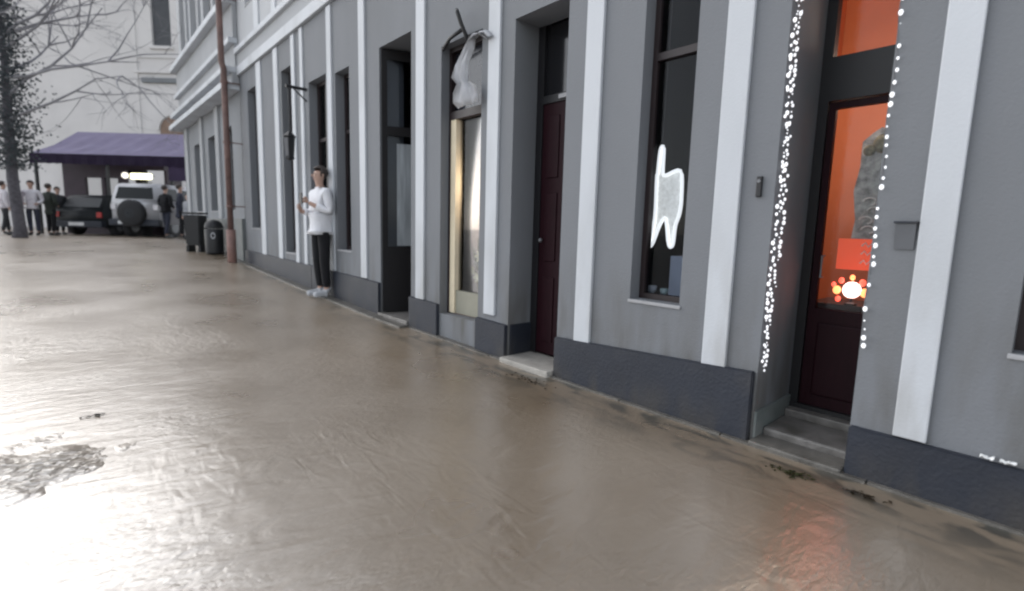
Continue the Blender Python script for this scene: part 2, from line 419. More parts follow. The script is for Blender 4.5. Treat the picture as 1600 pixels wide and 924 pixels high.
# pilaster strips
strips = [(.335, .452), (1.22, 1.358), (2.185, 2.325), (3.222, 3.366), (4.345, 4.50), (5.625, 5.775), (6.575, 6.715), (7.585, 7.70), (7.925, 8.06), (8.70, 8.90), (9.60, 9.86),
          (-.62, -.5), (-1.85, -1.72), (-2.95, -2.8), (-4.0, -3.85), (-5.05, -4.9), (-6.2, -6.05)]
pl_top = lambda y: .25 if y < .62 else (.385 - (y - 1.07) * .048 if y < 2.5 else (.33 if y < 3.2 else (.375 if y < 5.2 else .47 + (y - 5.2) * .014)))
for a, b in strips:
    boxo('pilaster_strip', D - .022, D + .004, a, b, pl_top((a + b) / 2) - .004, 3.84, M_white, G, .005)
    boxo('pilaster_strip', D - .022, D + .004, a, b, 4.36, 7.0, M_white, G, .005)
# plinth pieces with openings between them
def plinth(y0, y1, t0, t1, jag=0):
    bm = bmesh.new()
    n = 6
    for i in range(n):
        a = y0 + (y1 - y0) * i / n; b = y0 + (y1 - y0) * (i + 1) / n
        ta = t0 + (t1 - t0) * i / n; tb = t0 + (t1 - t0) * (i + 1) / n
        pass
    hexa(bm, [(D - .034, y0, -.15), (D + .02, y0, -.15), (D + .02, y1, -.15), (D - .034, y1, -.15),
              (D - .034, y0, t0), (D + .02, y0, t0), (D + .02, y1, t1), (D - .034, y1, t1)])
    bmesh.ops.bevel(bm, geom=list(bm.edges), offset=.006, segments=2, affect='EDGES')
    link('plinth', bm, M_plinth, G)
plinth(-7, .613, .26, .238)
plinth(1.062, 2.502, .388, .318)
plinth(3.062, 3.468, .315, .325)
boxo('reveal_plinth', D + .02, D + .258, 3.045, 3.058, .03, .315, M_plinth, G)
plinth(4.082, 4.618, .36, .375)
plinth(5.302, 7.4, .45, .50)
plinth(7.402, 11.0, .50, .56)
# string course
boxo('string_course', D - .05, D + .003, -7, 11.0, 3.86, 4.02, M_white, G, .01)
boxo('string_course', D - .03, D + .004, -7, 11.0, 4.02, 4.24, M_pale, G)
boxo('string_course', D - .085, D + .003, -7, 11.0, 4.24, 4.33, M_white, G, .012)
boxo('cornice', D - .30, D + .1, -7.05, 11.0, 7.12, 7.34, M_white, G, .03)
# windows
for (a, b, c, d) in (W1, W0):
    window(G, a, b, c, d, D + .10, bars=(2.17,), fw=.035)
for y in (-1.55, -2.6, -3.65, -4.7, -5.75):
    window(G, y, y + .42, .68, 2.75, D + .10, bars=(2.17,), fw=.035)
for (a, b, c, d) in (Wc, Wd, Wb, Wa):
    window(G, a, b, c, d, D + .12, bars=(c + (d - c) * .68,), mull=True, fw=.045)
for h in upper:
    window(G, *h[:4], D + .10, bars=(6.1,), mull=True, m=M_white, sill=True)
# the dark rooms behind the openings
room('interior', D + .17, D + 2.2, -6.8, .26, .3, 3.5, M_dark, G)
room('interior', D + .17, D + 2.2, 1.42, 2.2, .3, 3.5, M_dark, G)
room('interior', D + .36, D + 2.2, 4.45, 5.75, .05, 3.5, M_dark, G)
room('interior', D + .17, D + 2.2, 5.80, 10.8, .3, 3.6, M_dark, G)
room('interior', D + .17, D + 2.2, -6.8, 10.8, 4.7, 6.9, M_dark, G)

# ---- doorway with the orange shop behind a glazed door
X2 = D + .50
room('shop_interior', X2 + .03, X2 + 1.3, .35, 1.36, .02, 2.9, M_orange, G)
# reveal base coat (pale teal worn strip at the foot of the reveal)
boxo('reveal_base', D + .004, X2, 1.038, 1.0495, .02, .17, mat('worn_teal_plaster', (0.15, 0.17, 0.165), .7, var=.25, vscale=6, grime=(.2, .2, .19), gamt=.6, gscale=7), G)
bm = bmesh.new()
box(bm, X2 - .02, X2 + .04, 1.0, 1.05, .10, 2.75); box(bm, X2 - .02, X2 + .04, .615, .655, .10, 2.75)
box(bm, X2 - .022, X2 + .04, .655, 1.0, 1.84, 2.07); box(bm, X2 - .02, X2 + .04, .655, 1.0, 2.69, 2.75)
dfr = link('door_frame', bm, M_black, G)
boxo('transom_pane', X2 + .01, X2 + .016, .655, 1.0, 2.07, 2.69, M_glass2, dfr)
door = empty('glazed_door', (0, 0, 0)); door.parent = G
bm = bmesh.new()
box(bm, X2, X2 + .035, .965, .998, .13, 1.835); box(bm, X2, X2 + .035, .657, .685, .13, 1.835)
box(bm, X2, X2 + .035, .685, .965, 1.80, 1.835); box(bm, X2, X2 + .035, .685, .965, .13, .70)
box(bm, X2 - .012, X2, .72, .94, .20, .62, .008)
link('door_leaf', bm, M_maroon, door)
boxo('glass', X2 + .012, X2 + .018, .683, .967, .698, 1.802, M_glass2, door)
bm = bmesh.new(); tube(bm, [(X2, .945, .88), (X2 - .035, .945, .88), (X2 - .035, .945, 1.0), (X2, .945, 1.0)], .006); link('handle', bm, M_grey, door)
# two worn stone steps in the recess
bm = bmesh.new()
box(bm, X2 - .10, X2 + .03, .62, 1.036, -.05, .105, .008)
st = link('door_step', bm, M_stone, G)
bm = bmesh.new(); box(bm, D + .10, X2 - .10, .618, 1.036, -.05, .065, .012); link('door_step', bm, M_stone, G)
bm = bmesh.new(); box(bm, D - .06, D + .098, .618, 1.046, -.08, .028, .01); link('door_step', bm, M_kerb, G)

boxo('threshold', X2 - .03, X2 + .06, .617, 1.04, .09, .131, M_black, G)
# ---- maroon door
X1 = D + .26
bm = bmesh.new()
box(bm, X1 - .01, X1 + .04, 2.985, 3.058, .06, 2.70); box(bm, X1 - .01, X1 + .04, 2.507, 2.55, .06, 2.70)
box(bm, X1 - .014, X1 + .04, 2.55, 2.985, 2.10, 2.16)
fr = link('door_frame', bm, M_black, G)
boxo('transom_pane', X1 + .02, X1 + .03, 2.55, 2.985, 2.16, 2.70, mat('black_glass', (.01, .01, .012), .1), fr)
boxo('rail_strip', X1 - .03, X1 - .015, 2.56, 2.80, 2.115, 2.145, M_sill, fr)
dd = empty('maroon_door', (0, 0, 0)); dd.parent = G
bm = bmesh.new(); box(bm, X1, X1 + .04, 2.55, 2.985, .075, 2.10)
for z0, z1 in ((.18, .72), (.85, 1.4), (1.52, 2.0)):
    box(bm, X1 - .01, X1, 2.60, 2.72, z0, z1, .006); box(bm, X1 - .01, X1, 2.80, 2.93, z0, z1, .006)
link('door_leaf', bm, M_maroon, dd)
bm = bmesh.new(); ball(bm, (X1 - .035, 2.94, 1.02), .018); link('handle', bm, M_grey, dd)
bm = bmesh.new(); box(bm, D - .09, X1 + .02, 2.508, 3.058, -.05, .06, .012); link('door_step', bm, mat('pale_step_stone', (.33, .31, .28), .6, var=.2, vscale=9, bump=.5), G)

# ---- lit narrow display window with cream jamb
XD = D + .12
room('display_interior', XD + .002, XD + .45, 3.40, 4.12, .25, 2.80, M_mauve, G)
bm = bmesh.new()
box(bm, XD - .03, XD + .05, 4.045, 4.078, .27, 2.74)
box(bm, XD - .03, XD + .05, 3.472, 3.50, .27, 2.74); box(bm, XD - .034, XD + .05, 3.50, 4.045, 2.10, 2.17); box(bm, XD - .03, XD + .05, 3.50, 4.045, 2.70, 2.74)
dw = link('window', bm, M_frame, G)
boxo('jamb', XD - .028, XD + .05, 3.965, 4.044, .28, 2.10, M_cream, dw)
boxo('pane', XD + .02, XD + .026, 3.50, 3.965, .28, 2.10, M_glass2, dw)
boxo('upper_pane', XD + .02, XD + .026, 3.50, 4.045, 2.17, 2.70, mat('blue_black_glass', (.02, .022, .03), .15), dw)
boxo('lower_board', XD - .01, XD + .04, 3.50, 3.965, .28, .50, mat('putty_board', (.26, .25, .2), .7), dw)

# ---- doorway with two dark leaves standing ajar inwards
XW = D + .012
def leaf(y_h, y_f, x_h, x_f, z0, z1, pale_streak=False):
    e = empty('open_door', (0, 0, 0)); e.parent = G
    a = Vector((x_h, y_h, 0)); b = Vector((x_f, y_f, 0)); d = (b - a).normalized(); nrm = Vector((-d.y, d.x, 0)) * .018
    L = (b - a).length
    def bar(bm, u0, u1, za, zb, t=1.0):
        p = [a + d * u0 - nrm * t, a + d * u1 - nrm * t, a + d * u1 + nrm * t, a + d * u0 + nrm * t]
        hexa(bm, [(q.x, q.y, za) for q in p] + [(q.x, q.y, zb) for q in p])
    bm = bmesh.new()
    bar(bm, 0, .06, z0, z1); bar(bm, L - .06, L, z0, z1); bar(bm, .06, L - .06, z0, z0 + .75); bar(bm, .06, L - .06, z1 - .1, z1); bar(bm, .06, L - .06, 2.1, 2.2)
    link('door_leaf', bm, mat('black_brown_wood', (.010, .009, .010), .6, spec=.2), e)
    bm = bmesh.new(); bar(bm, .06, L - .06, z0 + .75, 2.1, .15); bar(bm, .06, L - .06, 2.2, z1 - .1, .15)
    link('glass', bm, M_glass, e)
    if pale_streak:
        bm = bmesh.new(); bar(bm, L * .30, L * .62, z0 + .76, 2.02, .05); link('pale_streak', bm, mat('pale_streak_tint', (.62, .63, .62), .9, var=.3, vscale=4, stretch=(6, 6, .5)), e)  # pale panel added inside the glass for a whitish streak
leaf(5.275, 5.06, XW, XW + .50, .12, 3.0, True)
leaf(4.65, 4.74, XW + .03, XW + .36, .12, 3.0)
bm = bmesh.new(); box(bm, D - .05, D + .36, 4.63, 5.29, -.05, .11, .01); link('door_step', bm, M_stone, G)
boxo('inner_panel', D + 1.1, D + 1.13, 4.9, 5.5, .1, 2.2, mat('pale_panel', (.42, .43, .41), .6), G)

# ---- drainpipe down the seam of the two buildings (part of the building)
pipe = empty('drainpipe', (0, 0, 0)); pipe.parent = G
pipe['label'] = 'rusty brown drainpipe'
bm = bmesh.new()
px, py = D - .27, 10.98
tube(bm, [(px, py, .9), (px, py, 2.9), (px, py, 3.95), (px - .03, py, 4.05), (px - .03, py, 7.2)], .055, 12)
link('downpipe', bm, M_pipe, pipe, True)
bm = bmesh.new(); tube(bm, [(px, py, gz(py) - .05), (px, py, .95)], .085, 12); link('pipe_boot', bm, mat('pinkish_rusty_pipe', (.24, .14, .12), .6, var=.3, vscale=5), pipe, True)
for z in (1.4, 2.6, 3.7, 5.2):
    bm = bmesh.new(); lathe(bm, [(.056, -.02), (.068, -.02), (.068, .02), (.056, .02)], (px if z < 4 else px - .03, py, z)); box(bm, px, D, py - .01, py + .01, z - .01, z + .01); link('bracket', bm, M_pipe, pipe)

# ================================================================== adjoining paler building
F = empty('pale_building', (0, 0, 0), 0, 'paler grey building with stepped white cornice beyond the brown drainpipe', 'building')
fh = []
for y in (11.75, 13.3, 15.0): fh.append((y, y + .7, 1.35, 3.05, .2))
fu = []
for y in (11.6, 13.1, 14.6, 16.0): fu.append((y, y + .75, 5.55, 8.0, .2))
bm = bmesh.new()
wall_grid(bm, D, 11.02, 17.15, 0, 4.4, fh, .2)
bu = bmesh.new(); wall_grid(bu, D, 11.02, 17.15, 4.4, 9.3, fu, .2); link('upper_wall', bu, M_up, F)
quad(bm, (D, 17.15, 0), (D + 8, 17.15, 0), (D + 8, 17.15, 9.3), (D, 17.15, 9.3))
quad(bm, (D, 11.02, 7.3), (D + 8, 11.02, 7.3), (D + 8, 11.02, 9.3), (D, 11.02, 9.3))
quad(bm, (D, 11.02, 9.3), (D + 8, 11.02, 9.3), (D + 8, 17.15, 9.3), (D, 17.15, 9.3))
link('wall', bm, M_farwall, F)
for h in fh: window(F, *h[:4], D + .14, mull=True, bars=(2.5,))
for h in fu: window(F, *h[:4], D + .14, mull=True, bars=(7.2,), m=M_frame)
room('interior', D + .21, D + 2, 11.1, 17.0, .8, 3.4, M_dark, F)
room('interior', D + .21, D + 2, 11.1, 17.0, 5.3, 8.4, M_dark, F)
bm = bmesh.new()
box(bm, D - .06, D + .02, 11.03, 17.2, 0, 1.17, .01); link('plinth', bm, mat('grey_green_plinth', (.13, .14, .14), .6, var=.2, bump=.4), F)
for (pr, z0, z1, m) in ((.30, 3.60, 3.72, M_white), (.12, 3.72, 3.92, M_pale), (.26, 3.92, 4.02, M_white), (.06, 4.02, 4.45, M_pale), (.16, 4.45, 4.55, M_white),
                        (.08, 4.55, 5.15, M_pale), (.22, 5.15, 5.28, M_white), (.4, 9.0, 9.34, M_white)):
    boxo('cornice', D - pr, D + .003, 11.02, 17.15 + pr * .8, z0 + .001, z1 - .001, m, F, .012)
for y in (12.75, 14.45, 16.4): boxo('pilaster_strip', D - .05, D + .003, y, y + .3, 1.17, 3.6, M_pale, F, .01)
for y in (12.65, 14.15, 15.6): boxo('pilaster_strip', D - .05, D + .003, y, y + .22, 5.28, 9.0, M_pale, F, .01)

# ================================================================== things on the grey building
# fairy light strands
bm = bmesh.new(); ball(bm, (0, 0, 0), .0070, (1, 1, 1.3), 8, 6)
me_tmp = link('bulb', bm, M_bulb, smooth=True); BULB = me_tmp.data; bpy.data.objects.remove(me_tmp)
def strand(label, pathf, n, amp, seed):
    r = random.Random(seed)
    e = empty('fairy_lights', pathf(0), 0, label, 'string lights', 'strings of fairy lights round the shop doorway')
    o0 = Vector(pathf(0))
    pts = []
    for i in range(n):
        t = i / (n - 1)
        p = Vector(pathf(t)) - o0
        p.x += r.uniform(-amp, amp) * (.5 + .5 * math.sin(i * .37) ** 2); p.z += r.uniform(-.006, .006)
        pts.append(p)
    bm = bmesh.new(); tube(bm, pts, .0016, 5); link('wire', bm, M_wire, e)
    for p in pts:
        b = bpy.data.objects.new('bulb', BULB); C.objects.link(b); b.parent = e
        s = r.choice((.5, .8, 1.0, 1.0, 1.35))
        b.location = p + Vector((r.uniform(-.008, .008), -.007, r.uniform(-.004, .004))); b.scale = (s, s, s)
zt, zb = 2.74, .42
strand('string of small white bulbs on the reveal edge, the strand hanging nearest the street', lambda t: (D + .022 + .014 * math.sin(t * 13), 1.042, zt + (zb - zt) * t), 98, .028, 1)
strand('string of small white bulbs on the reveal, the strand hanging deeper inside the doorway', lambda t: (D + .075 + .018 * math.sin(t * 11 + 1), 1.042, zt + (zb - .02 - zt) * t), 98, .030, 2)
strand('sparse string of white bulbs down the jamb between orange shop glass and grey letterbox', lambda t: (D - .006, .611 + .005 * math.sin(t * 30), 2.74 + (.62 - 2.74) * t ** .85), 46, .010, 3)

# lit figure in the near window
e = empty('light_figure', (D + .2, 1.78, 1.06), 0, 'white glowing figure with one raised arm and two legs hanging in the dark shop window', 'ornament')
x = 0
out = [(.075, .57), (.085, .42), (.09, .40), (.085, .14), (.112, -.03), (.09, -.025), (.045, .09), (.01, .14), (-.012, .09), (-.035, -.03), (-.065, -.03), (-.075, .09), (-.10, .17), (-.105, .28), (-.085, .43), (.02, .41), (.045, .43), (.05, .58)]
pp = [Vector((x, a * .95, b)) for a, b in out]
sm = []
for i in range(len(pp)):
    p0, p1, p2, p3 = pp[i - 1], pp[i], pp[(i + 1) % len(pp)], pp[(i + 2) % len(pp)]
    for k in range(4):
        t = k / 4
        sm.append(.5 * ((2 * p1) + (p2 - p0) * t + (2 * p0 - 5 * p1 + 4 * p2 - p3) * t * t + (3 * p1 - p0 - 3 * p2 + p3) * t ** 3))
bm = bmesh.new()
v0 = [bm.verts.new(p + Vector((.006, 0, 0))) for p in sm]; v1 = [bm.verts.new(p + Vector((.02, 0, 0))) for p in sm]
bm.faces.new(v0); bm.faces.new(v1)
for i in range(len(sm)): bm.faces.new((v0[i], v0[(i + 1) % len(sm)], v1[(i + 1) % len(sm)], v1[i]))
link('figure_fill', bm, mat('lit_mesh_fill', (.62, .62, .59), .6, var=.5, vscale=26, emit=(.68, .68, .64), estr=.42), e)
bm = bmesh.new(); tube(bm, sm + [sm[0], sm[1]], .0115, 8); link('light_outline', bm, mat('lit_white_tube', (.8, .8, .78), .4, emit=(.97, .97, .95), estr=.6), e, True)
bm = bmesh.new(); tube(bm, [(0, .06, .56), (0, .05, 1.7)], .0015, 4); link('hanging_wire', bm, M_wire, e)

# things standing on the window ledge
boxo_m = mat('grey_blue_card', (.42, .46, .54), .7)
bm = bmesh.new(); box(bm, -.06, .06, -.075, .075, 0, .26, .006)
tag(link('display_box', bm, boxo_m, loc=(D + .27, 1.66, .70)), 'plain grey box standing in the corner of the shop window under the white figure', 'box')
bm = bmesh.new(); box(bm, 0, .3, -.24, .24, 0, .018); tag(link('display_shelf', bm, M_grey, loc=(D + .172, 1.70, .681)), 'grey ledge inside the shop window carrying the bowls and the box', 'shelf')
for k, (y, r, lab) in enumerate(((1.87, .035, 'larger pale glazed bowl on the window ledge, standing apart from the grey box'), (1.775, .028, 'smaller pale green glazed bowl on the window ledge beside the grey box'))):
    bm = bmesh.new(); lathe(bm, [(r * .5, 0), (r * .55, .006), (r * .9, r * .6), (r, r * 1.5), (r * .93, r * 1.5), (r * .8, r * .7), (r * .4, .012)], seg=20)
    tag(link('bowl', bm, mat('glaze_%d' % k, ((.75, .78, .82), (.6, .75, .72))[k], .2), loc=(D + .23, y, .70), smooth=True), lab, 'bowl', 'bowls on the window ledge')

# black wall lamp / bell
e = empty('wall_intercom', (D, 1.125, 1.355), 0, 'small black bell box with round button on the wall between white strip and doorway', 'doorbell')
bm = bmesh.new(); box(bm, -.016, 0, -.014, .014, -.055, .05, .005); link('casing', bm, M_black, e)
bm = bmesh.new(); lathe(bm, [(.009, -.022), (.010, -.016), (.010, -.012)], (0, 0, .025), 'X', 14); link('button', bm, M_grey, e)
# grey metal box on the near jamb
e = empty('letterbox', (D, .498, 1.12), 0, 'grey metal letterbox with dark lid edge between the shop doorway and the white strip', 'letterbox')
bm = bmesh.new(); hexa(bm, [(-.008, -.034, -.06), (0, -.034, -.06), (0, .034, -.06), (-.008, .034, -.06), (-.022, -.036, .05), (0, -.036, .05), (0, .036, .05), (-.022, .036, .05)])
link('casing', bm, mat('wall_grey_metal', (.105, .11, .12), .6), e)
bm = bmesh.new(); box(bm, -.03, 0, -.042, .042, .051, .060, .002); link('lid', bm, M_plinth, e)
# crumpled papers on plinth ledge
for k, (y, w_, lab) in enumerate(((.145, .03, 'white scrap of paper stuck on the plinth edge, the one closer to the shop doorway'), (.085, .034, 'white scrap of paper stuck on the plinth edge right under the window sill'))):
    bm = bmesh.new(); g = bmesh.ops.create_grid(bm, x_segments=5, y_segments=6, size=1)
    rr = random.Random(k + 5)
    for v in bm.verts: v.co = Vector((v.co.x * .014, v.co.y * w_ * .7, rr.uniform(0, .012)))
    bmesh.ops.solidify(bm, geom=list(bm.faces), thickness=.001)
    tag(link('paper_scrap', bm, mat('white_paper', (.75, .75, .74), .8), loc=(D - .022, y, .252)), lab, 'paper', 'paper scraps on the plinth')

# shop interior things, seen through the glazed door
def reliefs(bm, pts, r): tube(bm, pts, r, 6)
e = empty('hanging_garment', (X2 + .07, .765, 1.10), 0, 'grey garment with white swirls hanging behind the glass of the orange shop door', 'garment')
bm = bmesh.new()
gp = [(-.07, 0), (-.09, .18), (-.08, .30), (-.085, .42), (-.05, .55), (-.01, .585), (.03, .56), (.075, .52), (.07, .38), (.09, .26), (.07, .1), (.075, 0)]
a = [bm.verts.new((-.012 + .01 * math.sin(i * 2.1), p[0], p[1])) for i, p in enumerate(gp)]; b = [bm.verts.new((.012 + .01 * math.sin(i * 2.1), p[0], p[1])) for i, p in enumerate(gp)]
bm.faces.new(a); bm.faces.new(b)
for i in range(len(gp)): bm.faces.new((a[i], a[(i + 1) % len(gp)], b[(i + 1) % len(gp)], b[i]))
link('cloth', bm, mat('grey_cloth', (.40, .42, .42), .9, var=.75, vscale=20), e)
bm = bmesh.new()
for k in range(4):
    c = Vector((-.03, .018 * math.sin(k * 2.2), .05 + k * .05))
    tube(bm, [c + Vector((0, .03 * math.cos(t), .02 * math.sin(t))) for t in [j * .55 for j in range(9)]], .0045, 6)
link('swirl_trim', bm, mat('white_trim', (.8, .8, .8), .6), e)
bm = bmesh.new(); ball(bm, (-.02, -.02, .50), .045, (.6, 1, 1.1)); ball(bm, (-.02, .035, .47), .03, (.6, 1, 1)); link('fur_collar', bm, mat('olive_fur', (.20, .19, .12), .9, var=.6, vscale=40), e, True)
e = empty('red_sign', (X2 + .06, .80, .93), 0, 'red board with white lettering strokes standing above the glowing lamp in the shop', 'sign')
boxo('board', 0, .012, -.10, .10, 0, .17, mat('red_board', (.62, .05, .02), .5, emit=(.9, .12, .04), estr=.25), e)
bm = bmesh.new()
for zz in (.045, .095, .14):
    tube(bm, [(-.008, -.085, zz - .012), (-.008, -.065, zz + .014), (-.008, -.045, zz - .012), (-.008, -.03, zz + .01), (-.008, -.015, zz - .008)], .0045, 6)
link('lettering', bm, mat('white_lettering', (.85, .85, .85), .6), e)
e = empty('glowing_lamp', (X2 + .08, .815, .73), 0, 'small glowing globe lamp behind the lower glass of the orange shop door', 'lamp')
bm = bmesh.new(); ball(bm, (0, 0, .085), .046); link('globe', bm, mat('glowing_globe', (.9, .8, .7), .3, emit=(1, .62, .56), estr=2.2), e, True)
bm = bmesh.new(); lathe(bm, [(.03, 0), (.032, .01), (.008, .02), (.008, .045)]); link('base', bm, M_black, e)
for dy, dz, cr_, cc in ((-.064, .075, .021, 0), (.070, .08, .02, 0), (.052, .135, .014, 1), (-.05, .13, .016, 1), (.088, .11, .012, 1), (.0, .155, .013, 0), (-.082, .035, .012, 1), (.06, .03, .014, 1)):
    bm = bmesh.new(); ball(bm, (-.01, dy, dz), cr_, (1, 1, 1.2)); link('side_bulb', bm, (mat('orange_glow', (.9, .3, .1), .3, emit=(1, .30, .10), estr=1.5), mat('red_glow', (.9, .1, .06), .3, emit=(1, .10, .06), estr=1.1))[cc], e, True)
boxo_t = bmesh.new(); box(boxo_t, -.08, .25, -.2, .2, 0, .03); box(boxo_t, -.06, .23, -.18, .18, -.7, 0)
tag(link('counter', boxo_t, M_frame, loc=(X2 + .13, .815, .70)), 'dark low counter inside the orange shop carrying the lamp', 'counter')
lt = bpy.data.objects.new('shop_light', bpy.data.lights.new('shop_light', 'POINT')); C.objects.link(lt); lt.location = (X2 + .28, .95, 2.0); lt.data.energy = 13; lt.data.color = (1, .82, .66); lt.data.shadow_soft_size = .12
lt = bpy.data.objects.new('counter_light', bpy.data.lights.new('counter_light', 'POINT')); C.objects.link(lt); lt.location = (X2 + .08, .815, .90); lt.data.energy = .5; lt.data.color = (1, .25, .18); lt.data.shadow_soft_size = .05
lt = bpy.data.objects.new('display_light', bpy.data.lights.new('display_light', 'POINT')); C.objects.link(lt); lt.location = (XD + .30, 3.78, 1.5); lt.data.energy = 6; lt.data.color = (1, .82, .60); lt.data.shadow_soft_size = .14

# flowers in the display
e = empty('flower_pot', (XD + .16, 3.76, .50), 0, 'pot of cream lilies with green leaves at the foot of the lit display window', 'plant')
bm = bmesh.new(); lathe(bm, [(.05, 0), (.065, .11), (.07, .12), (.06, .12), (.02, .10)]); link('pot', bm, mat('ochre_pot', (.35, .28, .14), .7), e, True)
rr = random.Random(3); bm = bmesh.new()
for i in range(26):
    a = rr.uniform(0, 6.3); h_ = rr.uniform(.12, .42); o_ = rr.uniform(.02, .12)
    tube(bm, [(0, 0, .1), (math.cos(a) * o_ * .5, math.sin(a) * o_, .1 + h_ * .6), (math.cos(a) * o_, math.sin(a) * o_ * 1.5, .1 + h_)], [.006, .012, .001], 5)
link('leaves', bm, mat('olive_leaf', (.10, .11, .04), .6), e)
for (dy, dz, ry) in ((.06, .20, .5), (-.045, .34, -.3), (-.02, .14, .9)):
    bm = bmesh.new()
    for k in range(5):
        rot = Matrix.Rotation(k * 1.256, 3, 'X') @ Matrix.Rotation(.5, 3, 'Z')
        ball(bm, Vector((-.07, dy, dz)) + rot @ Vector((0, .028, .0)), .032, (.25, 1, .5), 8, 6, rot)
    link('blossom', bm, mat('cream_petal', (.80, .78, .55), .6), e, True)

# hanging bracket ornament above the display
e = empty('wall_bracket_lamp', (D, 3.62, 2.72), 0, 'black curled iron bracket above the lit display window with pale draped cloth hanging from it', 'bracket')
bm = bmesh.new()
tube(bm, [(0, .02, -.10), (-.05, .02, .0), (-.10, .02, .08), (-.13, .03, .16), (-.10, .08, .20), (-.06, .12, .17)], [.016, .018, .018, .017, .014, .008], 8)
tube(bm, [(-.01, .42, -.02), (-.05, .25, .03), (-.07, .05, .04)], .016, 8)
link('iron_bracket', bm, M_black, e, True)
e = empty('draped_cloth', (D, 3.60, 2.14), 0, 'white cloth bundle draped down over the upper pane of the lit display window', 'cloth')
def drape(bm, pts, ws, seed):
    r = random.Random(seed); rows = []
    for (y, z), w_ in zip(pts, ws):
        rows.append([bm.verts.new((-.05 - .02 * math.sin(j * 1.7 + z * 9), y + (j / 7 - .5) * w_, z + .01 * math.sin(j * 2.3))) for j in range(8)])
    for a, b in zip(rows, rows[1:]):
        for j in range(7): bm.faces.new((a[j], a[j + 1], b[j + 1], b[j]))
bm = bmesh.new(); drape(bm, [(.0, .0), (.02, .06), (.03, .14), (.06, .20), (.10, .27), (.08, .36), (.0, .45), (-.04, .52)], [.30, .40, .34, .16, .24, .20, .14, .07], 4)
bmesh.ops.solidify(bm, geom=list(bm.faces), thickness=.012)
link('cloth', bm, mat('white_cloth', (.62, .63, .66), .9, var=.15, vscale=6), e, True)
bm = bmesh.new(); drape(bm, [(-.28, .48), (-.20, .535), (-.12, .55), (-.04, .52)], [.07, .12, .12, .08], 5); bmesh.ops.solidify(bm, geom=list(bm.faces), thickness=.012)
link('cloth_tail', bm, mat('white_cloth', (.62, .63, .66)), e, True)

# hanging lantern sign by the far person
e = empty('hanging_lantern', (D, 7.50, 2.98), 0, 'black lantern hanging from a short wall arm above the standing person', 'lantern')
bm = bmesh.new(); tube(bm, [(0, 0, 0), (-.28, 0, .0)], .022, 8); tube(bm, [(0, 0, -.16), (-.2, 0, 0)], .010, 6); link('arm', bm, M_black, e)
bm = bmesh.new(); tube(bm, [(-.25, 0, 0), (-.25, 0, -.62)], .006, 6); lathe(bm, [(.02, -.60), (.09, -.67), (.075, -.69), (.055, -.95), (.07, -.97), (.02, -1.0)], (-.25, 0, 0), seg=6); link('cage', bm, M_black, e)
bm = bmesh.new(); lathe(bm, [(.068, -.70), (.05, -.94)], (-.25, 0, 0), seg=6); bmesh.ops.translate(bm, verts=bm.verts, vec=(-.012, 0, 0)); link('glass', bm, mat('frosted_pane', (.10, .10, .11), .4), e)

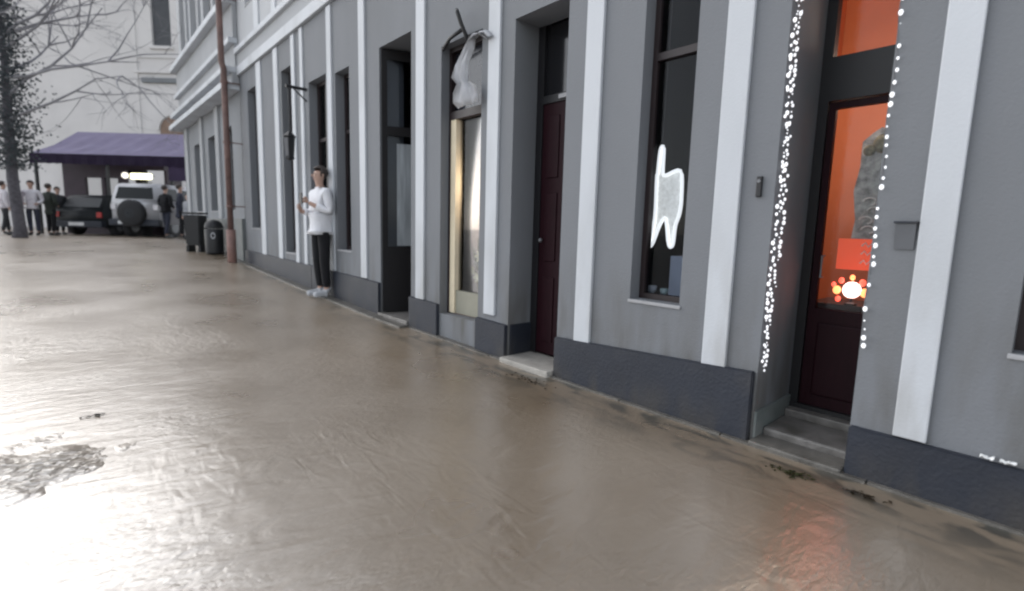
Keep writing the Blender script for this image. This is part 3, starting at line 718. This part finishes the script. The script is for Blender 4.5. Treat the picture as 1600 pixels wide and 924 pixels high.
# ================================================================== people
M_skin = mat('skin', (.42, .27, .21), .55, var=.05)
M_hair = mat('dark_brown_hair', (.03, .02, .016), .6, var=.4, vscale=40, stretch=(1, 1, .2))
M_eye = mat('dark_eye', (.01, .008, .008), .2)
def person(loc, rz, H, label, top, legs, shoe, hair=M_hair, arms='front', step=.0, group=None, detail=1, coat=0, bag=None):
    k = H / 1.75
    e = empty('person', loc, rz, label, 'person', group)
    P = lambda x, y, z: Vector((x * k, y * k, z * k))   # faces -Y
    sx = .095
    aL = {'front': [(.195, 0, 1.42), (.245, .03, 1.15), (.10, -.22, 1.16), (.02, -.27, 1.19)],
          'down': [(.195, 0, 1.42), (.235, .03, 1.13), (.25, -.05, .88), (.25, -.07, .79)],
          'hip': [(.195, 0, 1.42), (.26, .03, 1.14), (.16, -.16, 1.02), (.09, -.20, 1.0)],
          'phone': [(.18, 0, 1.42), (.215, .03, 1.16), (.12, -.15, 1.24), (.05, -.19, 1.28)]}
    la = aL[arms]
    ra = [(-x, y, z) for x, y, z in aL['front' if arms == 'phone' else arms]]
    fl = [(sx, 0, .93), (sx + .01, -.01 - step * .4, .50), (sx, .02 - step, .09), (sx + .01, -.13 - step, .035)]
    fr_ = [(-sx, 0, .93), (-sx + .005, -.01 + step * .4, .50), (-sx + .01, .02 + step, .09), (-sx, -.13 + step, .035)]
    verts, edges, rad = [], [], []
    def add(p, r, par=None):
        verts.append(P(*p)); rad.append(r * k if not isinstance(r, tuple) else (r[0] * k, r[1] * k)); i = len(verts) - 1
        if par is not None: edges.append((par, i))
        return i
    pel = add((0, 0, .97), .085)
    wa = add((0, .005, 1.12), .095, pel); ch = add((0, 0, 1.33), .105, wa); nb = add((0, .01, 1.46), .06, ch)
    nk = add((0, 0, 1.52), .048, nb); jw = add((0, -.018, 1.585), .062, nk); hd = add((0, -.002, 1.66), .088, jw); cr = add((0, .004, 1.715), .066, hd)
    for arm in (la, ra):
        p = add(arm[0], .058, ch); p = add(arm[1], .043, p); p = add(arm[2], .030, p); add(arm[3], .026, p)
    for lg in (fl, fr_):
        p = add((lg[0][0] * .8, lg[0][1], lg[0][2]), .052, pel); p = add(lg[1], .048, p); add((lg[2][0], lg[2][1], .075), .036, p)
    def extra(bm):
        # nose, ears, fingers
        ball(bm, P(0, -.103, 1.640), .015 * k, (.7, 1, 1.3), 8, 6)
        for s in (-1, 1): ball(bm, P(s * .086, .005, 1.645), .022 * k, (.35, .7, 1.2), 8, 6)
        if detail:
            for arm in (la, ra):
                w = P(*arm[3]); d = (P(*arm[3]) - P(*arm[2])).normalized()
                up_ = Vector((0, 0, 1)); s1 = d.cross(up_).normalized() if abs(d.z) < .9 else Vector((0, 1, 0)); dn = s1.cross(d)
                ball(bm, w + d * .035 * k, .036 * k, (.75, .75, .75))
                for q, (off, ln) in enumerate(((-.028, .068), (-.010, .078), (.010, .073), (.027, .058))):
                    b0 = w + d * .05 * k + dn * off * k; b1 = b0 + d * ln * .5 * k; b2 = b1 + (d * .6 + s1 * .7).normalized() * ln * .5 * k
                    tube(bm, [b0, b1, b2], [.0095 * k, .009 * k, .006 * k], 6)
                t0 = w + d * .015 * k + up_ * .025 * k
                tube(bm, [t0, t0 + (d * .5 + up_ * .6).normalized() * .035 * k, t0 + (d * .9 + up_ * .4).normalized() * .06 * k], [.011 * k, .010 * k, .007 * k], 6)
    skin_object('body', verts, edges, rad, M_skin, e, 2, 0, extra)
    # top
    verts, edges, rad = [], [], []
    hem = .90 if not coat else coat
    a = add((0, 0, 1.0), .143); w = add((0, .005, 1.14), .125, a); c = add((0, 0, 1.34), .132, w); n_ = add((0, .008, 1.475), .078, c); add((0, .002, 1.505), .064, n_)
    hm = add((0, 0, hem), .152 if not coat else .175, a)
    if coat: add((0, 0, coat - .12), .18, hm)
    for arm in (la, ra):
        p = add(arm[0], .072, c); p = add(arm[1], .057, p); q = [arm[2][i] * .93 + arm[1][i] * .07 for i in range(3)]; add(q, .042, p)
    skin_object('jacket' if coat or detail == 0 else 'shirt', verts, edges, rad, top, e, 2, 0)
    # trousers
    verts, edges, rad = [], [], []
    a = add((0, 0, 1.0), .125); b_ = add((0, 0, .93), .13, a)
    for lg in (fl, fr_):
        p = add(lg[0], .094, b_); p = add(lg[1], .070, p); q = (lg[2][0], lg[2][1], lg[2][2] + .03); add(q, .056, p)
    skin_object('trousers', verts, edges, rad, legs, e, 2, 0)
    for lg in (fl, fr_):
        verts, edges, rad = [], [], []
        a = add((lg[2][0], lg[2][1] + .03, .055), .055); b_ = add((lg[2][0], lg[2][1] - .07, .05), .052, a); add((lg[3][0], lg[3][1] - .05, .042), .042, b_); add((lg[2][0], lg[2][1] + .015, .12), .052, a)
        skin_object('shoe', verts, edges, rad, shoe, e, 2, 0)
    bm = bmesh.new()
    ball(bm, P(0, .012, 1.69), .102 * k, (.93, 1.05, .92), 16, 12)
    cut = [v for v in bm.verts if (v.co.y < -.035 * k and v.co.z < 1.735 * k) or v.co.z < 1.595 * k]
    bmesh.ops.delete(bm, geom=cut, context='VERTS')
    bmesh.ops.solidify(bm, geom=list(bm.faces), thickness=.008 * k)
    link('hair', bm, hair, e, True)
    if detail:
        for s in (-1, 1):
            bm = bmesh.new(); ball(bm, P(s * .032, -.086, 1.662), .010 * k, (1.3, .6, .7), 8, 6); link('eye', bm, M_eye, e, True)
        bm = bmesh.new(); ball(bm, P(0, -.085, 1.598), .017 * k, (1.4, .5, .35), 8, 6); link('mouth', bm, mat('lips', (.30, .12, .11), .5), e, True)
    return e
T_white = mat('white_shirt', (.74, .74, .77), .9, var=.08, vscale=9, bump=.4, bscale=12)
T_black = mat('black_cloth', (.006, .006, .008), .95, var=.3, vscale=9, bump=.4, bscale=14)
T_dark = mat('charcoal_cloth', (.030, .032, .036), .9, var=.3)
T_navy = mat('navy_cloth', (.025, .028, .045), .9, var=.3)
T_green = mat('dark_green_cloth', (.028, .034, .028), .9, var=.3)
T_pink = mat('pale_pink_cloth', (.50, .44, .48), .9, var=.15)
T_grey = mat('mid_grey_cloth', (.28, .29, .31), .9, var=.15)
S_pale = mat('pale_shoe', (.40, .41, .43), .6)
S_dark = mat('dark_shoe', (.02, .02, .02), .5)
pp_ = (2.555, 6.72)
pe = person((pp_[0], pp_[1], gz(pp_[1]) + .02), RAD(-84), 1.70, 'person in white shirt and black trousers standing against the grey wall looking at a phone', T_white, T_black, S_pale, arms='phone')
e = empty('phone', pe.matrix_world @ Vector((0, 0, 0)), 0, 'dark phone held in front of the chest by the person in the white shirt', 'phone')
e.location = pe.location; e.rotation_euler = pe.rotation_euler
bm = bmesh.new(); box(bm, -.01, .06, -.275, -.263, 1.22, 1.36, .004); link('casing', bm, M_black, e)
bm = bmesh.new(); box(bm, -.004, .054, -.2615, -.260, 1.23, 1.35); link('screen', bm, mat('phone_screen', (.05, .06, .08), .1), e)

RZ = RAD(-41.7)     # things on the square face along the view into the street
grp = 'people standing on the square by the purple awning'
def at(x, y): return (x, y, gz(y))
person(at(-.72, 22.4), RZ + .5, 1.72, 'person in a white jacket standing left of the dark car on the square', mat('white_jacket', (.62, .60, .64), .9), T_navy, S_dark, arms='hip', group=grp, detail=0)
person(at(-1.05, 22.3), RZ - .6, 1.74, 'person in pale pink jacket and pale trousers walking beside the tree trunk', T_pink, mat('pale_trousers', (.46, .42, .45), .9), S_dark, arms='down', step=.16, group=grp, detail=0)
person(at(-1.42, 23.6), RZ + 2.6, 1.70, 'person in a light blouse and dark trousers at the far left behind the tree', mat('light_blouse', (.6, .57, .6), .9), T_dark, S_dark, arms='down', step=.1, group=grp, detail=0)
person(at(-.30, 22.5), RZ + 3.0, 1.66, 'person in dark green coat seen from behind, standing nearest the dark car', T_green, T_black, S_dark, arms='hip', group=grp, detail=0, coat=.82)
person(at(-.10, 23.6), RZ + 1.2, 1.62, 'person in a charcoal coat partly behind the person in dark green', T_dark, T_black, S_dark, arms='down', group=grp, detail=0, coat=.8)
person(at(2.62, 20.6), RZ + 2.9, 1.74, 'person in black jacket seen from behind, right beside the silver off-road car', T_black, T_navy, S_dark, arms='hip', group=grp, detail=0, step=.12)
person(at(2.98, 20.2), RZ + 2.2, 1.78, 'tall person in navy coat standing under the end of the purple awning', T_navy, T_black, S_dark, arms='hip', group=grp, detail=0, coat=.75)
person(at(3.0, 18.9), RZ - .3, 1.45, 'short person in grey jacket near the corner behind the black litter bins', T_grey, T_black, S_dark, arms='down', group=grp, detail=0)

# ================================================================== bins
e = empty('litter_bin', at(2.40, 12.35), 0, 'round black litter bin with pale emblem standing close to the drainpipe', 'bin', 'black litter bins against the wall')
e.location.z += .0
bm = bmesh.new(); lathe(bm, [(.13, 0), (.17, .02), (.175, .05), (.18, .52), (.172, .54)], seg=28); link('drum', bm, M_black, e, True)
bm = bmesh.new(); lathe(bm, [(.178, .55), (.182, .57), (.16, .66), (.10, .72), (.02, .74)], seg=28); link('lid', bm, M_black, e, True)
bm = bmesh.new()
r_ = .183; 
for j in range(12):
    t0, t1 = 2 * math.pi * j / 12, 2 * math.pi * (j + 1) / 12
    ca = RAD(252)
    def sp(t, q): return Vector((r_ * math.cos(ca + q * math.cos(t) / r_), r_ * math.sin(ca + q * math.cos(t) / r_), .40 + q * 1.5 * math.sin(t)))
    f_ = [sp(t0, .03), sp(t1, .03), sp(t1, .045), sp(t0, .045)]
    bm.faces.new([bm.verts.new(p) for p in f_])
link('emblem', bm, mat('pale_emblem', (.45, .45, .47), .5), e)
e = empty('litter_bin', at(2.17, 12.95), RZ, 'square black litter bin on two feet, standing farther from the drainpipe than the round one', 'bin', 'black litter bins against the wall')
bm = bmesh.new(); hexa(bm, [(-.15, -.13, .14), (.15, -.13, .14), (.15, .13, .14), (-.15, .13, .14), (-.18, -.15, .80), (.18, -.15, .80), (.18, .15, .80), (-.18, .15, .80)]); bmesh.ops.bevel(bm, geom=list(bm.edges), offset=.02, segments=2, affect='EDGES'); link('casing', bm, M_black, e)
bm = bmesh.new(); box(bm, -.19, .19, -.16, .16, .82, .86, .015); link('lid', bm, M_black, e)
for s in (-1, 1):
    bm = bmesh.new(); box(bm, s * .13 - .03, s * .13 + .03, -.12, .12, 0, .14, .005); link('foot', bm, M_black, e)

# ================================================================== awning stall
e = empty('purple_awning', (1.37, 23.3, .5), RZ, 'long purple fabric awning on dark posts across the end of the street', 'awning')
M_purple = mat('purple_fabric', (.34, .305, .43), .85, var=.1, vscale=1.5, bump=.3, bscale=3)
M_purple_d = mat('dark_purple_fabric', (.035, .022, .055), .9, var=.2)
bm = bmesh.new()
n = 16
rows = []
for i in range(n + 1):
    xx = -2.75 + 5.6 * i / n
    sag = .02 * math.cos(i * math.pi) 
    rows.append([(xx, -.1, 2.83 + sag * .5), (xx + .0, .9, 3.25 + sag), (xx, 2.0, 3.95)])
for t, zo in ((0, 0),):
    V = [[bm.verts.new(p) for p in r] for r in rows]
    for a, b in zip(V, V[1:]):
        for j in range(2): bm.faces.new((a[j], b[j], b[j + 1], a[j + 1]))
bmesh.ops.solidify(bm, geom=list(bm.faces), thickness=.03)
link('canopy', bm, M_purple, e)
bm = bmesh.new()
V = [[bm.verts.new((-2.75 + 5.6 * i / 40, -.13 + .012 * math.sin(i * 1.6), 2.84)), bm.verts.new((-2.75 + 5.6 * i / 40, -.13 + .02 * math.sin(i * 1.6), 2.50 - .02 * (i % 2)))] for i in range(41)]
for a, b in zip(V, V[1:]): bm.faces.new((a[0], b[0], b[1], a[1]))
bmesh.ops.solidify(bm, geom=list(bm.faces), thickness=.01)
link('valance', bm, M_purple_d, e)
boxo('end_flap', 2.15, 2.84, -.10, .0, 2.0, 2.52, M_purple_d, e)
for x_ in (-2.65, -.1, 2.2):
    for y_ in (0, 1.9): boxo('post', x_ - .04, x_ + .04, y_ - .04, y_ + .04, 0, 2.85 if y_ == 0 else 3.85, M_black, e)
# kiosk under the awning
e = empty('kiosk', (1.37 + .66 * 1.0, 23.3 + .74 * 1.0, .5), RZ, 'dark maroon kiosk with two pale window panes under the purple awning', 'kiosk')
M_kiosk = mat('dark_maroon_boards', (.028, .014, .024), .6, var=.25, vscale=3)
bm = bmesh.new()
Zk = 2.75
wall = [(-2.6, -1.78, 0, Zk), (-1.78, -.52, 2.12, Zk), (-1.78, -.52, 0, .95), (-1.16, -1.03, .95, 2.12), (-.52, -.20, 0, Zk), (-.2, 1.25, 2.45, Zk), (-.2, 1.25, 0, .95)]
for x0, x1, z0, z1 in wall: box(bm, x0, x1, 0, .12, z0, z1)
box(bm, -2.6, -2.5, .12, 1.0, 0, Zk); box(bm, 1.15, 1.25, .12, 1.0, 0, Zk); box(bm, -2.5, 1.15, .9, 1.0, 0, .9); box(bm, -.52, -.2, .9, 1.0, .9, Zk); box(bm, -2.5, -.52, .9, 1.0, 2.2, Zk); box(bm, -2.5, 1.15, .12, .9, Zk - .06, Zk)
link('wall', bm, M_kiosk, e)
M_palepane = mat('pale_frosted_pane', (.52, .54, .56), .35)
for x0, x1 in ((-1.78, -1.16), (-1.03, -.52)): boxo('pane', x0, x1, .05, .06, .95, 2.12, M_glass2, e)
boxo('counter', -.25, 1.3, -.12, .14, .96, 1.02, M_kiosk, e)
e2 = empty('strip_light', (2.05, 23.0, 2.55), RZ, 'lit yellowish white strip light hanging at the kiosk opening above the silver car', 'lamp')
boxo('tube', -.16, .62, -.04, .02, .0, .2, mat('strip_glow', (.9, .9, .7), .4, emit=(.95, .92, .70), estr=1.0), e2, .05)
bm = bmesh.new(); ball(bm, (-.36, 0, .12), .11); link('globe', bm, mat('globe_glow', (.9, .9, .7), .4, emit=(.95, .88, .78), estr=.7), e2, True)
boxo('rail', -.5, .68, .02, .05, .10, .13, M_black, e2)
e3 = empty('potted_bush', (2.28, 22.95, .5), RZ, 'olive green bush in a tall pot behind the roof of the silver car', 'plant')
bm = bmesh.new(); rr = random.Random(9)
for i in range(500):
    p = Vector((rr.gauss(0, .22), rr.gauss(0, .15), 1.55 + rr.gauss(0, .2))); 
    q = Vector((rr.uniform(-1, 1), rr.uniform(-1, 1), rr.uniform(-1, 1))).normalized(); s_ = q.cross(Vector((.3, .5, .8))).normalized()
    bm.faces.new([bm.verts.new(p + v) for v in (q * .06, s_ * .025, -q * .06, -s_ * .025)])
link('foliage', bm, mat('olive_foliage', (.12, .12, .05), .7, var=.5, vscale=6), e3)
bm = bmesh.new(); lathe(bm, [(.15, 0), (.22, .5), (.24, .55), (.2, .55)]); tube(bm, [(0, 0, .5), (.02, 0, 1.2), (0, 0, 1.6)], .03, 6); link('pot', bm, M_dark, e3)

# ================================================================== cars seen from behind
def car(loc, rz, L, Wd_, Ht, belt, paint, label, spare=False, boxy=True, clear=.28, group='cars parked in front of the kiosk'):
    e = empty('parked_car', loc, rz, label, 'car', group)
    hw = Wd_ / 2
    # side profile (y from rear 0 to front L, z); loft across with tumblehome
    if boxy: prof = [(0, clear), (-.02, belt), (.10, Ht - .08), (.28, Ht), (L * .55, Ht), (L * .66, belt + .08), (L - .25, belt - .05), (L, belt - .25), (L, clear)]
    else: prof = [(0, clear), (-.03, belt - .15), (.06, belt), (.42, Ht - .08), (.75, Ht), (L * .52, Ht - .02), (L * .70, belt + .03), (L - .3, belt - .12), (L, belt - .3), (L, clear)]
    def width(z): return hw if z <= belt else hw * (1 - .17 * (z - belt) / (Ht - belt))
    bm = bmesh.new()
    a = [bm.verts.new((-width(z), y, z)) for y, z in prof]; b = [bm.verts.new((width(z), y, z)) for y, z in prof]
    bm.faces.new(a); bm.faces.new(b)
    for i in range(len(prof)): j = (i + 1) % len(prof); bm.faces.new((a[i], a[j], b[j], b[i]))
    bmesh.ops.bevel(bm, geom=list(bm.edges), offset=.05, segments=3, affect='EDGES')
    link('body', bm, paint, e, True)
    G_ = mat('car_glass', (.012, .014, .016), .35, spec=.25)
    # rear window
    i0 = 1 if boxy else 2
    (y0, z0), (y1, z1) = prof[i0], prof[i0 + 1]
    def rp(x_, t, off):
        y = y0 + (y1 - y0) * t; z = z0 + (z1 - z0) * t; nn = Vector((0, -(z1 - z0), (y1 - y0))).normalized()
        return Vector((x_, y, z)) + nn * off
    bm = bmesh.new(); w0 = width(z0 + .1) - .16; w1 = width(z1) - .14
    hexa(bm, [rp(-w0, .12, -.02), rp(w0, .12, -.02), rp(w0, .12, .012), rp(-w0, .12, .012), rp(-w1, .88, -.02), rp(w1, .88, -.02), rp(w1, .88, .012), rp(-w1, .88, .012)])
    link('rear_window', bm, G_, e)
    # side windows
    for s in (-1, 1):
        for (ya, yb) in ((.35, L * .3), (L * .33, L * .56)):
            bm = bmesh.new(); za, zb = belt + .06, Ht - .14
            xa, xb = s * (width(za) + .006), s * (width(zb) + .006)
            hexa(bm, [(xa - s * .03, ya, za), (xa, ya, za), (xa, yb, za), (xa - s * .03, yb, za), (xb - s * .03, ya + .05, zb), (xb, ya + .05, zb), (xb, yb - .04, zb), (xb - s * .03, yb - .04, zb)])
            link('side_window', bm, G_, e)
        bm = bmesh.new(); box(bm, s * (hw - .2), s * (hw - .03), -.045, .02, belt - .30, belt - .12, .015); link('tail_light', bm, mat('tail_light_red', (.35, .03, .03), .25) if not spare else mat('tail_light_clear', (.62, .6, .62), .2), e)
        bm = bmesh.new(); box(bm, s * (hw + .01), s * (hw + .16), L * .60, L * .60 + .1, belt, belt + .14, .03); link('mirror', bm, paint, e)
    bm = bmesh.new(); box(bm, -hw - .02, hw + .02, -.12, .1, clear, clear + .22, .04); link('bumper', bm, M_plinth, e)
    boxo('number_plate', -.52 if spare else -.26, -.02 if spare else .26, -.13, -.121, clear + .06, clear + .17, mat('plate_white', (.6, .6, .6), .5), e)
    for y in (.75, L - .8):
        for s in (-1, 1):
            bm = bmesh.new(); lathe(bm, [(.2, -.11), (.31, -.11), (.34, -.08), (.34, .08), (.31, .11), (.2, .11)], (s * (hw - .12), y, .34), 'X', 24); t_ = link('wheel', bm, mat('tyre_rubber', (.018, .018, .02), .8), e)
            bm = bmesh.new(); lathe(bm, [(.19, -.112), (.05, -.118), (.05, .118), (.19, .112)], (s * (hw - .12), y, .34), 'X', 16); link('rim', bm, M_grey, t_)
    if spare:
        bm = bmesh.new(); lathe(bm, [(.16, -.29), (.40, -.29), (.45, -.24), (.45, -.10), (.38, -.05), (.1, -.03)], (.0, 0, .80), 'Y', 28); t_ = link('spare_wheel', bm, mat('tyre_rubber', (.018, .018, .02)), e, True)
        bm = bmesh.new(); lathe(bm, [(.16, -.296), (.05, -.31), (.02, -.28)], (.0, 0, .80), 'Y', 20); link('rim', bm, T_dark, t_)
    return e
car((1.84, 21.3, .5), RZ, 3.6, 1.66, 1.82, 1.22, mat('silver_paint', (.46, .46, .48), .3, metal=.2, var=.04), 'silver off-road car seen from behind with a dark spare wheel on its back door', spare=True, clear=.38)
car((.40, 22.9, .5), RZ, 3.8, 1.68, 1.42, .92, mat('near_black_paint', (.010, .012, .014), .5, var=.04, spec=.2), 'dark low car parked between the silver off-road car and the people', boxy=False)

# ================================================================== background building across the square
e = empty('white_building', (5.95, 33.22, .5), RZ, 'tall off-white building across the square with one dark shuttered window and a brown arch', 'building')
LB = 17.0; HB = 15.0
bm = bmesh.new()
# local: x to the right, y away; wall face at y=0 facing -y.  openings cut by the same grid routine, rotated
bmw = bmesh.new()
hb = [(-2.27, -1.22, 10.0, 12.6, .25), (-2.27, -1.22, 13.2, 14.4, .25), (-5.6, -4.6, 13.2, 14.6, .25), (-2.1, -.62, 3.9, 5.55, .3)]
wall_grid(bmw, 0, -LB, 4, 0, HB, hb, .25)
for v in bmw.verts: v.co = Vector((v.co.y, v.co.x, v.co.z))
quad(bmw, (-LB, 0, 0), (-LB, 10, 0), (-LB, 10, HB), (-LB, 0, HB)); quad(bmw, (-LB, 0, HB), (4, 0, HB), (4, 10, HB), (-LB, 10, HB)); quad(bmw, (4, 0, 0), (4, 10, 0), (4, 10, HB), (4, 0, HB))
link('wall', bmw, M_bgwall, e)
for h in hb[:3]:
    w_ = boxo('window', h[0], h[1], .15, .2, h[2], h[3], mat('dark_shutter', (.085, .09, .10), .6), e)
    bm = bmesh.new()
    for z in [h[2] + .1 + .12 * i for i in range(int((h[3] - h[2]) / .12) - 1)]: box(bm, h[0] + .05, h[1] - .05, .11, .15, z, z + .05)
    link('shutter_slats', bm, mat('dark_shutter', (.085, .09, .1)), w_)
    boxo('sill', h[0] - .12, h[1] + .12, -.12, .0, h[2] - .18, h[2] - .02, M_bgwall, w_, .02)
# arch
bm = bmesh.new()
arc = [(-2.1, 3.9)] + [(-1.36 - .74 * math.cos(t), 5.55 + .74 * math.sin(t)) for t in [math.pi * i / 16 for i in range(17)]] + [(-.62, 3.9)]
a = [bm.verts.new((x, -.03, z)) for x, z in arc]; b = [bm.verts.new((x, .28, z)) for x, z in arc]
bm.faces.new(a); bm.faces.new(b)
for i in range(len(arc)): j = (i + 1) % len(arc); bm.faces.new((a[i], a[j], b[j], b[i]))
link('arched_shutter', bm, mat('brown_arch_wood', (.20, .135, .10), .7, var=.25, vscale=3), e)
bm = bmesh.new()
ring = [(r * math.cos(t), r * math.sin(t)) for r in (.78, .98) for t in [math.pi * i / 16 for i in range(17)]]
for i in range(16):
    p = [ring[i], ring[i + 1], ring[17 + i + 1], ring[17 + i]]
    hexa(bm, [(-1.36 - q[0], -.09, 5.55 + q[1]) for q in p] + [(-1.36 - q[0], -.001, 5.55 + q[1]) for q in p])
link('arch_moulding', bm, M_bgwall, e)
for (x0, x1, z0, z1, pr, m) in ((-3.3, 4, 8.55, 8.68, .12, M_bgwall), (-2.9, -.45, 8.05, 8.30, .16, mat('grey_ledge', (.16, .17, .18), .7)), (-LB, 4, 14.6, 15.05, .4, M_bgwall), (-3.3, 4, 9.35, 9.42, .06, M_bgwall)):
    boxo('ledge', x0, x1, -pr, .0, z0, z1, m, e, .02)
for x_ in (-3.35, -.5): boxo('corner_strip', x_, x_ + .22, -.07, 0, 0, 14.6, M_bgwall, e, .01)

# ================================================================== tree
M_twig = mat('grey_twig', (.24, .235, .25), .9, var=.3)
M_bark = mat('dark_bark', (.085, .08, .09), .9, var=.4, vscale=12, bump=.8, bscale=20)
def tree(loc, H, label, seed, trunk_r=.2, dirs=(), leafdens=1.0):
    r = random.Random(seed)
    e = empty('bare_tree', loc, 0, label, 'tree')
    bt = bmesh.new(); bb = bmesh.new(); bl = bmesh.new()
    z1 = H * .36
    tube(bt, [(0, 0, -.1), (.02, 0, .3), (-.03, .03, z1 * .5), (0, .02, z1), (.05, .0, H * .55), (.02, 0, H * .8)], [trunk_r * 1.35, trunk_r, trunk_r * .9, trunk_r * .8, trunk_r * .5, trunk_r * .18], 12)
    def leaves(p, n, s):
        for _ in range(n):
            q = p + Vector((r.gauss(0, s), r.gauss(0, s), r.gauss(0, s)))
            d = Vector((r.uniform(-1, 1), r.uniform(-1, 1), r.uniform(-1, 1))).normalized(); w = d.cross(Vector((.2, .9, .4))).normalized()
            l_ = r.uniform(.03, .06)
            bl.faces.new([bl.verts.new(q + v) for v in (d * l_, w * l_ * .5, -d * l_, -w * l_ * .5)])
    def grow(p, d, L, rad, depth):
        pts = [p]; n = 5
        for i in range(n):
            d = (d + Vector((r.gauss(0, .16), r.gauss(0, .16), r.gauss(0, .12) + (-.03 if depth < 2 else .05)))).normalized()
            pts.append(pts[-1] + d * L / n)
        tube(bb, pts, [rad * (1 - .75 * i / n) for i in range(n + 1)], 6 if depth > 1 else 4, False)
        if depth <= 1 and r.random() < .0 * leafdens: leaves(pts[-1], int(7 * leafdens), .13)
        if depth:
            for _ in range(4 if depth > 1 else 3):
                k = r.randint(2, n); nd = (d + Vector((r.gauss(0, .7), r.gauss(0, .7), r.gauss(0, .45)))).normalized()
                grow(pts[k], nd, L * r.uniform(.45, .7), rad * .5, depth - 1)
    for i in range(5):
        z = r.uniform(.40, .8) * H; a = r.uniform(0, 6.28)
        grow(Vector((0, 0, z)), Vector((math.cos(a), math.sin(a), r.uniform(.2, 1.0))).normalized(), H * r.uniform(.22, .36), trunk_r * .36, 3)
    for d, z, L in dirs:
        grow(Vector((0, 0, z)), Vector(d).normalized(), L, trunk_r * .32, 3)
    # dark evergreen climber wrapped round the trunk
    for i in range(4200):
        t = r.random(); z = 1.9 + t * H * .50; a = r.uniform(0, 6.28); rr_ = trunk_r * .9 + abs(r.gauss(0, .34)) * (1.1 - abs(t - .4))
        leaves(Vector((math.cos(a) * rr_, math.sin(a) * rr_, z)), 1, .03)
    link('trunk', bt, M_bark, e, True); link('branches', bb, M_twig, e)
    link('crown', bl, mat('dark_evergreen_leaf', (.05, .06, .065), .8, var=.4, vscale=8), e)
    return e
tree(at(-.95, 19.8), 9.0, 'half bare tree with dark climber on its trunk at the left end of the street', 4, .14,
     dirs=[((.75, -.60, .25), 3.2, 3.4), ((.75, -.62, .12), 4.3, 3.6), ((.7, -.6, .8), 3.8, 3.6), ((.8, -.5, .5), 5.0, 3.0)])
tree(at(-3.6, 17.5), 9.5, 'bare tree standing left of the climber covered one', 11, .19)

# floating leaf clumps; the wall-side ones are added for dark ripple reflections
M_leaf = mat('wet_dead_leaf', (.05, .035, .02), .4, var=.4, vscale=20)
M_ripple_leaf = mat('ripple_dark_leaf', (.06, .065, .025), .4, var=.4, vscale=20)
def clump(x, y, n, sx, sy, label, seed, m=M_leaf, rot=0):
    r = random.Random(seed); bm = bmesh.new()
    for _ in range(n):
        c = Matrix.Rotation(rot, 3, 'Z') @ Vector((r.gauss(0, sx), r.gauss(0, sy), 0)); a = r.uniform(0, 6.3); l_ = r.uniform(.008, .02); w = l_ * r.uniform(.35, .6)
        d = Vector((math.cos(a), math.sin(a), 0)); s = Vector((-d.y, d.x, 0))
        z = r.uniform(.003, .010)
        v = [bm.verts.new(c + q) for q in (d * l_ + Vector((0, 0, z)), s * w + Vector((0, 0, z + .004)), -d * l_ + Vector((0, 0, z)), -s * w + Vector((0, 0, z + .003)))]
        bm.faces.new(v)
    bmesh.ops.solidify(bm, geom=list(bm.faces), thickness=.001)
    tag(link('leaf_clump', bm, m, loc=(x, y, gz(y))), label, 'leaves', 'clumps of wet leaves on the water')
clump(.06, 3.46, 18, .022, .010, 'small dark knot of wet leaves floating alone on the pale open water', 1)
clump(2.47, .76, 46, .018, .050, 'greenish leaf clump added for a dark ripple reflection in front of the orange shop step', 2, M_ripple_leaf)
clump(2.50, .50, 30, .015, .040, 'brown thin leaf clump added for a dark ripple reflection near the plinth corner beside the shop step', 3)
clump(2.45, 2.55, 40, .03, .10, 'long smear of dark leaves added for dark ripple reflections before the pale step of the maroon door', 6)
